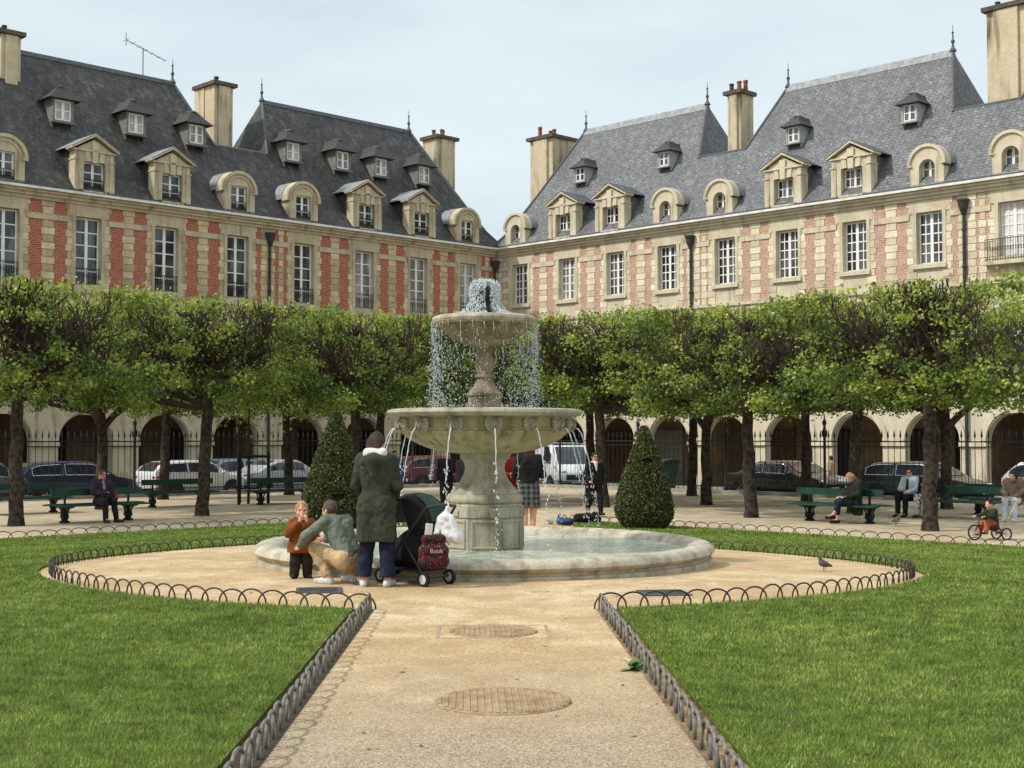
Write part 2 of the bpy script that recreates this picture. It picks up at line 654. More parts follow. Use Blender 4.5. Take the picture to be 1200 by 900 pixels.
hoop_run('thin hoop fence along the far edge of the right lawn', [edge_at_x('R', BPR), edge_at_x('R', 16)], .335, HOOP_F)

# ================================================================ COVERS IN THE SAND
M_GRATE = mat('grate_iron', lin(96, 98, 98), lin(60, 62, 62), scale=20, rough=.6, metal=.3)
M_MATT = mat('sandy_cover', lin(168, 143, 110), lin(136, 111, 84), scale=7, rough=.95, bump=.5, bscale=60)
M_PLATE = mat('sandy_plate', lin(206, 180, 138), lin(196, 168, 124), scale=8, rough=.95, bump=.4, bscale=90)


def drain(px, py, label):
    p = gp(px, py)
    root = empty('drain_grate', p, rad(8), label, 'drain grate', 'drain grates in the plaza')
    mb = MB()
    mb.box(-.24, .24, -.24, -.2, 0, .018); mb.box(-.24, .24, .2, .24, 0, .018)
    mb.box(-.24, -.2, -.2, .2, 0, .018); mb.box(.2, .24, -.2, .2, 0, .018)
    mb.build('frame', M_GRATE, root)
    mb = MB()
    for i in range(9): mb.box(-.196, .196, -.19 + i * .0445, -.168 + i * .0445, .002, .015)
    mb.build('slats', M_GRATE, root)
    mb = MB(); mb.box(-.199, .199, -.199, .199, .0, .004)
    mb.build('pit', mat('dark_pit', (.02, .02, .02), rough=.9), root)


drain(374, 693, 'square iron drain grate in front of the toddler')
drain(778, 696, 'square iron drain grate right of the fountain basin')


def cover(px, py, rw, label):
    p = gp(px, py)
    root = empty('manhole_cover', (p.x, p.y, p.z + .004), rad(2), label, 'manhole cover', 'round covers in the path')
    mb = MB(); mb.lathe([(.001, .012), (rw, .012), (rw + .01, .004)], 40)
    mb.build('plate', M_MATT, root)
    rb = MB(); k = int(rw * 2 / .045)
    for i in range(k + 1):
        x = -rw + .02 + i * (2 * rw - .04) / k
        h = math.sqrt(max(rw * rw - x * x, 0)) - .01
        if h > .03: rb.box(x - .012, x + .012, -h, h, .0121, .017)
    rb.build('ribs', M_MATT, root)
    fr = MB(); w = rw * 1.3; d = rw * 1.06
    for x0, x1, y0, y1 in ((-w, w, -d, -d + .025), (-w, w, d - .025, d), (-w, -w + .03, -d + .025, d - .025), (w - .03, w, -d + .025, d - .025)):
        fr.box(x0, x1, y0, y1, 0, .0045)
    if rw < .4: fr.build('frame', M_SAND, root)


cover(578, 741, .36, 'round ribbed cover in the path, the one nearer the fountain')
cover(590, 823, .41, 'larger round ribbed cover in the path, the one nearer the viewer')

# small brown leaves and twigs scattered on sand and turf
lm = MB(); lr = random.Random(9)
for i in range(230):
    Y = lr.uniform(5.5, 24); X = lr.uniform(-.36, .36) * Y
    if math.hypot(X - FX, Y - FY) < 3.15: continue
    on_sand = (lx(Y) < X < rx_(Y)) or math.hypot(X - FX, Y - FY) < RING
    z = gz(X, Y) + (.012 if on_sand else .055); a = lr.uniform(0, 6.28); L = lr.uniform(.010, .028)
    d = Vector((math.cos(a), math.sin(a), lr.uniform(-.2, .3))) * L; s_ = Vector((-math.sin(a), math.cos(a), lr.uniform(-.3, .3))) * L * .45
    c = Vector((X, Y, z)); lm.add([c - d, c + s_, c + d, c - s_], [(0, 1, 2, 3)])
o = lm.build('leaf_litter', mat('dry_leaf', lin(120, 92, 60), lin(70, 54, 38), scale=3, rough=.9), fix=False); tag(o, kind='stuff', label='small dry leaves scattered over the sand and turf')
o['category'] = 'leaves'
# ================================================================ THE BRICK HOUSES
def brick_mat(name, a, b, mortar, weather):
    t = NT(name)
    sp = t.n('ShaderNodeSeparateXYZ'); t.link(t.tc.outputs['Object'], sp.inputs[0])
    cb = t.n('ShaderNodeCombineXYZ'); t.link(sp.outputs[0], cb.inputs[0]); t.link(sp.outputs[2], cb.inputs[1])
    br = t.n('ShaderNodeTexBrick'); t.link(cb.outputs[0], br.inputs['Vector'])
    br.inputs['Color1'].default_value = (*a, 1); br.inputs['Color2'].default_value = (*b, 1); br.inputs['Mortar'].default_value = (*mortar, 1)
    br.inputs['Scale'].default_value = 1; br.inputs['Brick Width'].default_value = .24; br.inputs['Row Height'].default_value = .085
    br.inputs['Mortar Size'].default_value = .013; br.inputs['Bias'].default_value = -.1
    c = br.outputs['Color']
    c = t.mix(t.math('MULTIPLY', t.ramp(t.noise(2.2, 6), .4, .7), weather), c, mortar)
    c = t.mix(1.0, c, t.ramp(t.noise(9, 4), .3, .7, .8, 1.2), 'MULTIPLY')
    return t.done(t.bsdf(c, .9, 0, .15, t.bump(br.outputs['Fac'], .4, .01)))


def stone_mat(name, a, b, stain, k=.6, island=0):
    t = NT(name)
    c = t.mix(t.ramp(t.noise(1.6, 6), .36, .64), a, b)
    # rain streaks: noise drawn out downwards
    st = t.ramp(t.noise(1.0, 6, t.mapping((2.6, 2.6, .35))), .52, .74)
    c = t.mix(t.math('MULTIPLY', st, k), c, stain)
    c = t.mix(1.0, c, t.ramp(t.noise(14, 4), .3, .7, .86, 1.12), 'MULTIPLY')
    if island:
        gn = t.n('ShaderNodeNewGeometry')
        c = t.mix(1.0, c, t.ramp(gn.outputs['Random Per Island'], 0, 1, 1 - island, 1 + island * .6), 'MULTIPLY')
    return t.done(t.bsdf(c, .88, 0, .2, t.bump(t.noise(30, 5), .25, .02)))


def slate_mat(name, a, b, c3, moss):
    t = NT(name)
    sp = t.n('ShaderNodeSeparateXYZ'); t.link(t.tc.outputs['Object'], sp.inputs[0])
    u = t.math('ADD', sp.outputs[0], t.math('MULTIPLY', sp.outputs[1], 1.0))
    cb = t.n('ShaderNodeCombineXYZ'); t.link(u, cb.inputs[0]); t.link(sp.outputs[2], cb.inputs[1])
    br = t.n('ShaderNodeTexBrick'); t.link(cb.outputs[0], br.inputs['Vector'])
    br.inputs['Color1'].default_value = (*a, 1); br.inputs['Color2'].default_value = (*b, 1); br.inputs['Mortar'].default_value = (*tuple(x * .55 for x in b), 1)
    br.inputs['Scale'].default_value = 1; br.inputs['Brick Width'].default_value = .26; br.inputs['Row Height'].default_value = .15
    br.inputs['Mortar Size'].default_value = .016; br.inputs['Mortar Smooth'].default_value = .5
    c = br.outputs['Color']
    vo = t.n('ShaderNodeTexVoronoi'); t.link(cb.outputs[0], vo.inputs['Vector']); vo.inputs['Scale'].default_value = 5.5
    hs = t.n('ShaderNodeSeparateColor'); t.link(vo.outputs['Color'], hs.inputs[0])
    c = t.mix(1.0, c, t.ramp(hs.outputs[0], 0, 1, .78, 1.24), 'MULTIPLY')
    fine = t.noise(5.5, 6, t.mapping((1, 1, 2.2)), rough=.75)
    c = t.mix(1.0, c, t.ramp(fine, .3, .7, .55, 1.5), 'MULTIPLY')
    c = t.mix(t.math('MULTIPLY', t.ramp(t.noise(.8, 6, t.mapping((1, 1, .3))), .45, .75), .75), c, c3)
    c = t.mix(t.math('MULTIPLY', t.ramp(t.noise(1.3, 6, t.mapping((1.5, 1.5, .4))), .55, .8), moss), c, lin(84, 86, 62))
    if moss > .3:
        lt = t.ramp(t.noise(1.9, 6, t.mapping((1.3, 1.3, .22)), rough=.7), .52, .72)
        c = t.mix(t.math('MULTIPLY', lt, .6), c, lin(120, 116, 111))
    c = t.mix(1.0, c, t.ramp(t.noise(7, 5), .3, .7, .8, 1.2), 'MULTIPLY')
    h = t.math('ADD', t.math('MULTIPLY', br.outputs['Fac'], -.6), t.noise(12, 4))
    return t.done(t.bsdf(c, .62, 0, .35, t.bump(h, .6, .03)))


def pane_mat(name, dark, c2, k):
    t = NT(name)
    oi = t.n('ShaderNodeObjectInfo'); va = t.n('ShaderNodeVectorMath', operation='ADD'); t.link(t.tc.outputs['Object'], va.inputs[0])
    cbn = t.n('ShaderNodeCombineXYZ'); t.link(t.math('MULTIPLY', oi.outputs['Random'], 71), cbn.inputs[0]); t.link(t.math('MULTIPLY', oi.outputs['Random'], 37), cbn.inputs[2]); t.link(cbn.outputs[0], va.inputs[1])
    c = t.mix(t.ramp(t.noise(.9, 3, t.mapping((1.6, 1, .5), vec=va.outputs[0])), .45, .6, 0, k), dark, c2)
    return t.done(t.bsdf(c, .06, 0, .9))


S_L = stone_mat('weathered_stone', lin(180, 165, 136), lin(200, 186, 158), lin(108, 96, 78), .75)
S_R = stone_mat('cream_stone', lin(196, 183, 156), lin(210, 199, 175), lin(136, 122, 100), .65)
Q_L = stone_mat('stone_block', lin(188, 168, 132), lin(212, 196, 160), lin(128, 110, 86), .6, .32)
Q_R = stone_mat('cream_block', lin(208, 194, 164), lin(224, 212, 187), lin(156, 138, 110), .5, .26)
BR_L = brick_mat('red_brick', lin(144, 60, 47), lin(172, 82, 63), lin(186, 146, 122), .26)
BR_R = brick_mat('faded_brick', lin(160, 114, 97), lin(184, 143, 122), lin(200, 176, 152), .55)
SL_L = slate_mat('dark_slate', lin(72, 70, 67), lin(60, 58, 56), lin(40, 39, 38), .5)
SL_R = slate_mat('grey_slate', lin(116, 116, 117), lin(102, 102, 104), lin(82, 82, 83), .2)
M_LEAD = mat('lead_sheet', lin(150, 152, 152), lin(118, 120, 122), scale=4, rough=.55, spec=.4)
M_LEADD = mat('dark_lead', lin(96, 98, 100), lin(72, 74, 78), scale=5, rough=.6)
M_GUT = mat('painted_gutter', lin(232, 229, 220), lin(206, 202, 192), scale=3, rough=.6)
M_WHITE = mat('white_paint', lin(240, 239, 234), lin(222, 221, 214), scale=4, rough=.5)
M_PANE = pane_mat('dark_window_glass', (.012, .014, .017), (.11, .112, .11), 1)
M_CURT = pane_mat('curtained_glass', (.16, .15, .135), (.42, .41, .38), 1)
M_SHUT = mat('white_shutter', lin(216, 216, 214), lin(200, 200, 198), rough=.6)
M_RAIL = mat('black_railing', (.016, .016, .018), (.03, .03, .032), rough=.5)
M_PLAST = stone_mat('chimney_render', lin(188, 172, 142), lin(200, 186, 158), lin(92, 80, 64), .95)
M_POT = mat('terracotta_pot', lin(146, 92, 74), lin(104, 68, 56), rough=.85)
M_PIPE = mat('dark_downpipe', lin(70, 68, 66), lin(50, 48, 46), rough=.6)
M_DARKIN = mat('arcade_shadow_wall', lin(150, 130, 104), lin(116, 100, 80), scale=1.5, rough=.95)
M_DOORS = [mat('brown_door', lin(62, 46, 34), lin(44, 33, 25), rough=.6), mat('green_door', lin(40, 52, 44), lin(30, 40, 34), rough=.5),
           mat('ochre_door', lin(116, 84, 58), lin(88, 63, 43), rough=.7), mat('grey_door', lin(158, 156, 150), lin(128, 126, 120), rough=.6),
           mat('black_door', (.02, .02, .022), (.03, .03, .03), rough=.4)]
HB = dict(spring=2.35, r=1.33, a_top=4.6, w1b=5.4, w1t=8.3, w2t=12.66, lowb=9.55, sillb=10.32, band0=12.35, band1=12.6, cor=13.2, eave=13.66, ridge=21.0, rd=4.5)
_cache = {}


def sash_meshes(w, h, cols, rows, arched=False):
    """a casement window: frame with bars, and its panes; origin bottom centre, front at y = 0"""
    key = (round(w, 2), round(h, 2), cols, rows, arched)
    if key in _cache: return _cache[key]
    fr = MB(); ft = .075
    fr.box(-w / 2, -w / 2 + ft, 0, .07, 0, h); fr.box(w / 2 - ft, w / 2, 0, .07, 0, h)
    fr.box(-w / 2 + ft, w / 2 - ft, 0, .07, 0, ft); fr.box(-w / 2 + ft, w / 2 - ft, 0, .07, h - ft, h)
    fr.box(-.07, .07, -.012, .068, ft, h - ft)
    for s in (-1, 1):
        x0, x1 = sorted((s * .07, s * (w / 2 - ft)))
        for c in range(1, cols):
            x = x0 + (x1 - x0) * c / cols
            fr.box(x - .024, x + .024, .012, .055, ft, h - ft)
        for r_ in range(1, rows):
            z = ft + (h - 2 * ft) * r_ / rows
            fr.box(x0, x1, .008, .06, z - .026, z + .026)
    pn = MB(); pn.box(-w / 2 + .03, w / 2 - .03, .035, .042, .03, h - .03)
    _cache[key] = (fr.mesh('sash_frame', M_WHITE), pn.mesh('pane', M_PANE), pn.mesh('pane', M_CURT), pn.mesh('pane', M_SHUT))
    return _cache[key]


def railing_mesh(w, h, fancy=True):
    key = ('rail', round(w, 2), h)
    if key in _cache: return _cache[key]
    mb = MB()
    mb.box(-w / 2, w / 2, -.03, .0, h - .03, h); mb.box(-w / 2, w / 2, -.03, 0, .05, .08)
    n = int(w / .115)
    for i in range(n + 1):
        x = -w / 2 + .012 + i * (w - .024) / n
        mb.box(x - .009, x + .009, -.024, -.006, .0, h)
    for i in range(n):
        x = -w / 2 + .012 + (i + .5) * (w - .024) / n
        pts = [(x + .045 * math.cos(a), -.015, h * .55 + .09 * math.sin(a)) for a in np.linspace(0, 2 * PI, 9)]
        mb.tube(pts, .008, 4)
    _cache[key] = mb.mesh('railing', M_RAIL)
    return _cache[key]


def window(root, x, z, w, h, style, y=.22, pane=0):
    cols, rows = (1, 5) if style == 'L' else (2, 5)
    fr, p0, p1, p2 = sash_meshes(w, h, cols, rows)
    f = put('window', fr, root, (x, y, z))
    put('pane', (p0, p1, p2)[pane], f)
    if style == 'L':
        put('railing', railing_mesh(w + .12, .8), f, (0, -.2, -.02))
    else:
        s = _cache.setdefault('sill%.2f' % w, MB().box(-w / 2 - .2, w / 2 + .2, -.36, .08, -.2, -.001).mesh('sill', S_R))
        put('sill', s, f)
    return f


def arch_pts(xc, r, zs, n=14):
    return [(xc - r * math.cos(PI * i / n), zs + r * math.sin(PI * i / n)) for i in range(n + 1)]


def arched_wall(mb, x0, x1, z0, z1, xc, r, zs, y0, y1):
    """wall panel with an arched opening"""
    ap = arch_pts(xc, r, zs)
    mb.box(x0, xc - r, y0, y1, z0, zs); mb.box(xc + r, x1, y0, y1, z0, zs)
    top = [(x0, zs)] + [(x0 + (x1 - x0) * i / 14, z1) for i in range(15)] + [(x1, zs)]
    n = len(ap)
    for y in (y0, y1):
        vs = [(p[0], y, p[1]) for p in ap] + [(t[0], y, t[1]) for t in top]
        fs = [(i, i + 1, n + i + 2, n + i + 1) for i in range(n - 1)]
        fs += [(0, n + 1, n), (n - 1, n + n + 1, n + n)]
        mb.add(vs, fs)
    vs = [(p[0], y0, p[1]) for p in ap] + [(p[0], y1, p[1]) for p in ap]
    mb.add(vs, [(i, i + 1, n + i + 1, n + i) for i in range(n - 1)])
    mb.add([(x0, y0, z1), (x1, y0, z1), (x1, y1, z1), (x0, y1, z1)], [(0, 1, 2, 3)])


def arch_ring(mb, xc, r0, r1, zs, y0, y1, n=14):
    a, b = arch_pts(xc, r0, zs, n), arch_pts(xc, r1, zs, n)
    for i in range(n):
        q = [a[i], a[i + 1], b[i + 1], b[i]]
        mb.add([(p[0], y0, p[1]) for p in q] + [(p[0], y1, p[1]) for p in q],
               [(0, 1, 2, 3), (7, 6, 5, 4), (0, 4, 5, 1), (1, 5, 6, 2), (2, 6, 7, 3), (3, 7, 4, 0)])


# ---- dormers (origin: bottom centre of the front, +y goes back into the roof)
def dormer_pediment(root, x, z, y, side, pane=0):
    st, sl = (S_L, SL_L) if side == 'L' else (S_R, SL_R)
    k = 'ped' + side
    if k not in _cache:
        b = MB()
        for s in (-1, 1):
            b.prism([(s * .64, 0), (s * .92, 0), (s * .92, 1.95), (s * .64, 1.95)], 0, .5)
            b.prism([(s * .921, 0), (s * 1.2, 0), (s * 1.2, 1.5), (s * .921, 1.5)], -.05, .5)
            b.prism([(s * .921, 1.5), (s * 1.24, 1.5), (s * 1.24, 1.58), (s * .921, 1.58)], -.09, .5)
            b.prism([(s * .921, 1.581), (s * 1.17, 1.581), (s * 1.17, 1.95), (s * .921, 1.95)], -.03, .5)
            b.prism([(s * .25, 1.46), (s * .52, 1.46), (s * .6, 1.96), (s * .3, 1.96)], -.06, .2)
        b.box(-.64, .64, 0, .5, 1.46, 1.95)
        b.prism([(-.15, 1.4), (.15, 1.4), (.2, 2.45), (-.2, 2.45)], -.1, .2)
        b.box(-1.3, 1.3, -.1, .5, 1.951, 2.03)
        b.prism([(-1.15, 2.031), (1.15, 2.031), (0, 2.6)], .0, .5)
        b.box(-.7, .7, -.12, .45, -.08, .0)
        r_ = MB()
        for s in (-1, 1):
            r_.prism([(s * 1.42, 2.0), (s * 1.42, 2.1), (0, 2.86), (0, 2.74)], -.16, .5)
        rf = MB()
        for s in (-1, 1):
            rf.prism([(s * 1.42, 2.101), (s * 1.42, 2.14), (0, 2.90), (0, 2.862)], -.17, 3.4)
        ck = MB()
        for s in (-1, 1): ck.prism([(s * 1.02, -.1), (s * 1.08, -.1), (s * 1.08, 2.0), (s * 1.02, 2.0)], .5, 3.3)
        ck.prism([(-1.08, 1.99), (1.08, 1.99), (0, 2.7)], .5, 3.3)
        _cache[k] = (b.mesh('dormer', st), r_.mesh('pediment_moulding', st), rf.mesh('dormer_roof', M_LEAD if side == 'L' else M_LEADD), ck.mesh('cheek', sl))
    m = _cache[k]
    d = put('dormer', m[0], root, (x, y, z)); d.scale = (.82, 1, .92) if side == 'L' else (.88, 1, .89)
    put('pediment_moulding', m[1], d); put('dormer_roof', m[2], d); put('cheek', m[3], d)
    fr, p0, p1, p2 = sash_meshes(1.26, 1.45, 1 if side == 'L' else 2, 3)
    f = put('window', fr, d, (0, .2 if side == 'L' else .34, .005)); q = put('pane', p1 if pane else p0, d, (0, .2 if side == 'L' else .34, .005))
    if side == 'L': put('railing', railing_mesh(1.26, .62), d, (0, .1, 0))
    return d


def dormer_arch(root, x, z, y, side, pane=0):
    st, sl = (S_L, SL_L) if side == 'L' else (S_R, SL_R)
    k = 'arch' + side; w = .98
    hw, zo = (.5, 1.42) if side == 'L' else (.46, .95)
    if k not in _cache:
        b = MB()
        zt = 1.15
        if side == 'L':
            b.box(-w, -hw, 0, .45, 0, zt); b.box(hw, w, 0, .45, 0, zt)
            fan = arch_pts(0, w, zt, 16)
            b.prism([(-w, zt)] + fan[1:-1] + [(w, zt), (hw, zt), (hw, zo), (-hw, zo), (-hw, zt)], 0, .45)
            arch_ring(b, 0, w * .72, w * .8, zt + .05, -.05, .1)
        else:
            ap, op = arch_pts(0, hw, zo, 16), arch_pts(0, w, zt, 16)
            b.box(-w, -hw, 0, .45, 0, zo); b.box(hw, w, 0, .45, 0, zo)
            n = 17
            for yy in (0, .45):
                b.add([(p[0], yy, p[1]) for p in ap] + [(p[0], yy, p[1]) for p in op], [(i, i + 1, n + i + 1, n + i) for i in range(16)])
                for s in (0, 16):
                    b.add([(ap[s][0], yy, ap[s][1]), (op[s][0], yy, op[s][1]), (op[s][0], yy, zo)], [(0, 1, 2)])
            b.add([(p[0], 0, p[1]) for p in ap] + [(p[0], .45, p[1]) for p in ap], [(i, i + 1, n + i + 1, n + i) for i in range(16)])
        arch_ring(b, 0, w * .97, w * 1.14, zt, -.09, .45)
        for s in (-1, 1):
            b.prism([(s * w * .88, zt - .1), (s * w * 1.14, zt - .1), (s * w * 1.14, zt - .001), (s * w * .88, zt - .001)], -.09, .45)
        b.box(-w * .95, w * .95, -.06, .4, -.07, 0)
        rf = MB(); arch_ring(rf, 0, w * 1.02, w * 1.17, zt, .451, 2.6, 16)
        ck = MB()
        for s in (-1, 1): ck.prism([(s * .9, -.1), (s * .96, -.1), (s * .96, zt + .1), (s * .9, zt + .1)], .45, 2.6)
        _cache[k] = (b.mesh('dormer', st), rf.mesh('dormer_roof', M_LEAD), ck.mesh('cheek', st if side == 'L' else sl))
    m = _cache[k]
    d = put('dormer', m[0], root, (x, y, z)); d.scale = (.93, 1, .89) if side == 'L' else (.83, 1, .80)
    put('dormer_roof', m[1], d); put('cheek', m[2], d)
    h = 1.42 if side == 'L' else 1.4
    fr, p0, p1, p2 = sash_meshes(hw * 2 - .01, h, 1, 3)
    put('window', fr, d, (0, .16 if side == 'L' else .34, .005)); put('pane', p1 if pane else p0, d, (0, .16 if side == 'L' else .34, .005))
    if side == 'L': put('railing', railing_mesh(hw * 2, .55), d, (0, .1, 0))
    return d


def dormer_small(root, x, z, y, side):
    k = 'small' + side
    lead = M_WHITE if side == 'L' else mat('pale_zinc', lin(176, 178, 178), lin(140, 142, 144), rough=.6)
    sl = SL_L if side == 'L' else SL_R
    if k not in _cache:
        b = MB(); gw = mat('grey_dormer_wood', lin(128, 126, 120), lin(104, 102, 98), rough=.7) if side == 'L' else lead
        w, h = .52, 1.12
        b.box(-w, -w + .1, 0, .12, 0, h); b.box(w - .1, w, 0, .12, 0, h); b.box(-w + .1, w - .1, 0, .12, h - .08, h); b.box(-w + .1, w - .1, -.02, .12, 0, .06)
        b.box(-w, -w + .06, .12, 2.0, -.3, h); b.box(w - .06, w, .12, 2.0, -.3, h)
        b.box(-w - .08, w + .08, -.1, .2, -.07, -.001)
        rf = MB()
        W, D = .82, 2.2
        vs = [(-W, -.28, h - .08), (W, -.28, h - .08), (W, D, h - .08), (-W, D, h - .08), (-.2, .32, h + .62), (.2, .32, h + .62), (.2, D, h + .62), (-.2, D, h + .62),
              (-W * .55, 0.0, h + .25), (W * .55, 0.0, h + .25), (W * .55, D, h + .25), (-W * .55, D, h + .25)]
        rf.add(vs, [(0, 1, 9, 8), (1, 2, 10, 9), (3, 0, 8, 11), (8, 9, 5, 4), (9, 10, 6, 5), (11, 8, 4, 7), (4, 5, 6, 7), (0, 3, 2, 1)])
        rf2 = MB(); rf2.ball((0, .6, h + .6), (.26, .42, .1), 10, 6)
        _cache[k] = (b.mesh('roof_dormer', gw), rf.mesh('dormer_roof', mat('dormer_slate' + side, lin(74, 70, 68) if side == 'L' else lin(78, 74, 76), lin(54, 52, 52), scale=9, rough=.7, bump=.5, bscale=30)), rf2.mesh('dormer_cap', M_LEADD))
    m = _cache[k]
    d = put('roof_dormer', m[0], root, (x, y, z))
    if side == 'R': d.scale = (.78, .9, .8)
    put('dormer_roof', m[1], d); put('dormer_cap', m[2], d)
    fr, p0, p1, p2 = sash_meshes(.82, .96, 1, 2)
    put('window', fr, d, (0, .06, .06)); put('pane', p1 if side == 'L' else p0, d, (0, .06, .06))
    return d


def finial(root, x, y, z, big=1.0):
    mb = MB(); mb.lathe([(.2, 0), (.14, .15), (.07, .3), (.05, .5), (.1, .62), (.1, .72), (.045, .8), (.035, 1.2), (.07, 1.28), (.02, 1.36), (.012, 1.75), (.001, 1.8)], 8)
    o = mb.build('finial', M_LEADD, root, True, (x, y, z)); o.scale = (big * .95, big * .95, big * .72)


def chimney(root, x, w, y0, y1, z0, z1, pots, flues=2):
    mb = MB()
    n = flues
    for i in range(n):
        a, b = y0 + (y1 - y0) * i / n, y0 + (y1 - y0) * (i + 1) / n
        off = .06 * (i % 2)
        mb.box(x - w / 2 - off, x + w / 2 + off, a + .002, b - .002, z0, z1)
    mb.box(x - w * .3, x + w * .3, y0 - .14, y0 + .01, z0, z1 - .02)
    c = mb.build('chimney', M_PLAST, root); bevel(c, .02)
    cp = MB(); cp.box(x - w / 2 - .16, x + w / 2 + .16, y0 - .22, y1 + .1, z1, z1 + .2); cp.build('chimney_cap', mat('chimney_coping', lin(104, 92, 78), lin(76, 68, 60), rough=.9), c)
    for i, (px, py, h, red) in enumerate(pots):
        pm = MB(); pm.lathe([(.13, 0), (.11, h * .8), (.14, h * .82), (.13, h), (.09, h), (.08, .1)], 8)
        pm.build('chimney_pot', M_POT if red else M_PIPE, c, True, (x + px, y0 + py, z1 + .2))


def house(side, t0, t1, bays, label, dorm, small, hips, panes, chim, pipes, blank_to=None, doors=None, end_window=None, ridge_white=False):
    """one house of the square; t = metres along the facade from the corner"""
    W = t1 - t0
    sx = -1 if side == 'L' else 1
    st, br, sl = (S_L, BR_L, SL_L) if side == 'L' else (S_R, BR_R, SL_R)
    d, n = (dL, nL) if side == 'L' else (dR, nR)
    base = CORNER + d * t0; base.z = STREET
    rz = math.atan2(-d.y, -d.x) if side == 'L' else math.atan2(d.y, d.x)
    root = empty('brick_house', base, rz, label, 'house', 'brick houses round the square')
    X = lambda t: sx * (t - t0)
    H = HB
    ow = .63
    xs_ = sorted(X(b) for b in bays)
    xa, xb = sorted((0.0, X(t1)))
    # ---------- walls
    wl = MB(); q = MB(); bk = MB(); tr = MB()
    z2b = H['lowb'] if side == 'L' else H['sillb']
    zt = 13.2
    edges = [xa] + [v for x in xs_ for v in (x - ow, x + ow)] + [xb]
    for i in range(0, len(edges), 2):
        a, b = edges[i], edges[i + 1]
        if b - a > .01: wl.box(a, b, 0, .45, H['a_top'], zt)
    for x in xs_:
        for za, zb in ((H['a_top'], H['w1b']), (H['w1t'], z2b), (H['w2t'], zt)): wl.box(x - ow, x + ow, 0, .45, za, zb)
    wl.box(xa, xb, .452, 9.0, H['a_top'] - .2, H['a_top'])           # floor over the arcade
    wl.box(xa, xb, .7, .75, H['a_top'], zt)                          # rooms behind the windows stay dark
    # ---------- arcade
    cuts = [xa] + [(xs_[i] + xs_[i + 1]) / 2 for i in range(len(xs_) - 1)] + [xb]
    for i, x in enumerate(xs_):
        arched_wall(wl, cuts[i], cuts[i + 1], 0, H['a_top'] - .001, x, H['r'], H['spring'], 0, .449)
        arch_ring(tr, x, H['r'] + .002, H['r'] + .27, H['spring'] + .1, -.07, .05)
        tr.prism([(x - .17, H['spring'] + H['r'] - .05), (x + .17, H['spring'] + H['r'] - .05), (x + .24, 4.35), (x - .24, 4.35)], -.16, .0)
        for s_ in (-1, 1):
            e = cuts[i] if s_ < 0 else cuts[i + 1]
            p0, p1 = sorted((x + s_ * (H['r'] - .03), e))
            tr.box(p0, p1, -.10, .3, H['spring'] - .16, H['spring'] + .06)
            tr.box(p0, p1, -.06, .0, 0, .5)
    tr.box(xa, xb, -.12, .0, H['a_top'] - .18, H['a_top'] + .02); tr.box(xa, xb, -.06, 0, H['a_top'] + .02, H['a_top'] + .2)
    tr.box(xa, xb, -.1, 0, 9.2, 9.36)
    # ---------- brick panels and stone chains
    def chain(xc, hw, z0_, z1_, tooth=.07, yy=-.034):
        z = z0_; k = 0
        while z < z1_ - .05:
            h = min(.33, z1_ - z); t_ = tooth if k % 2 else 0
            q.box(xc - hw - t_, xc + hw + t_, yy, .0, z + .018, z + h - .012)
            z += .33; k += 1
    def jamb(x, s_, z0_, z1_):
        z = z0_; k = 0
        while z < z1_ - .05:
            h = min(.33, z1_ - z); e = .40 + (.08 if k % 2 else 0)
            p0, p1 = sorted((x + s_ * ow, x + s_ * (ow + e)))
            q.box(p0, p1, -.03, .0, z + .016, z + h - .01)
            z += .33; k += 1
    for z0_, z1_, up in ((4.82, 9.2, False), (9.36, H['band0'], False), (H['band1'], H['cor'], True)):
        for i in range(0, len(edges), 2):
            a, b = edges[i], edges[i + 1]
            inner = 0 < i < len(edges) - 2
            if b - a < .5: continue
            if inner:
                bk.box(a + .38, b - .38, -.008, 0, z0_, z1_)
                chain((a + b) / 2, .25, z0_, z1_, .06)
            else:
                bk.box(a + (.2 if i == 0 else .38), b - (.38 if i == 0 else .2), -.008, 0, z0_, z1_)
                if i == 0:
                    chain(a + .2, .19, z0_, z1_, .05)
                    if b - a > 1.25: chain((a + .39 + b - .4) / 2, .13, z0_, z1_, .05)
                else:
                    chain(b - .2, .19, z0_, z1_, .05)
                    if b - a > 1.25: chain((b - .39 + a + .4) / 2, .13, z0_, z1_, .05)
        for x in xs_:
            jamb(x, -1, z0_, z1_); jamb(x, 1, z0_, z1_)
    # stone round each upper window: lintel up to the cornice, plain surround
    for x in xs_:
        tr.box(x - ow - .34, x + ow + .34, -.05, 0, H['w2t'], H['cor'])
        for s_ in (-1, 1):
            p0, p1 = sorted((x + s_ * ow, x + s_ * (ow + .17)))
            tr.box(p0, p1, -.055, -.0225, z2b, H['w2t']); tr.box(p0, p1, -.055, -.0225, H['w1b'], H['w1t'])
        tr.box(x - ow - .3, x + ow + .3, -.06, 0, H['w1t'], H['w1t'] + .35)
    for i in range(0, len(edges), 2):
        a, b = edges[i], edges[i + 1]
        a2, b2 = (a if i == 0 else a + .342), (b if i == len(edges) - 2 else b - .342)
        if b2 - a2 > .1: tr.box(a2, b2, -.06, 0, H['band0'], H['band1'])
    # wall, brick panels, chains and mouldings are one part with several materials
    allm = MB(); cnts = []
    for part_ in (wl, bk, q, tr): allm.add(part_.v, part_.f); cnts.append(len(part_.f))
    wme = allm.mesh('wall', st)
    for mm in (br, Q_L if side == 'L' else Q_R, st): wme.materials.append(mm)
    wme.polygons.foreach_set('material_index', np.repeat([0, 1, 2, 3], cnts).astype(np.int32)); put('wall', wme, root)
    tr = MB()
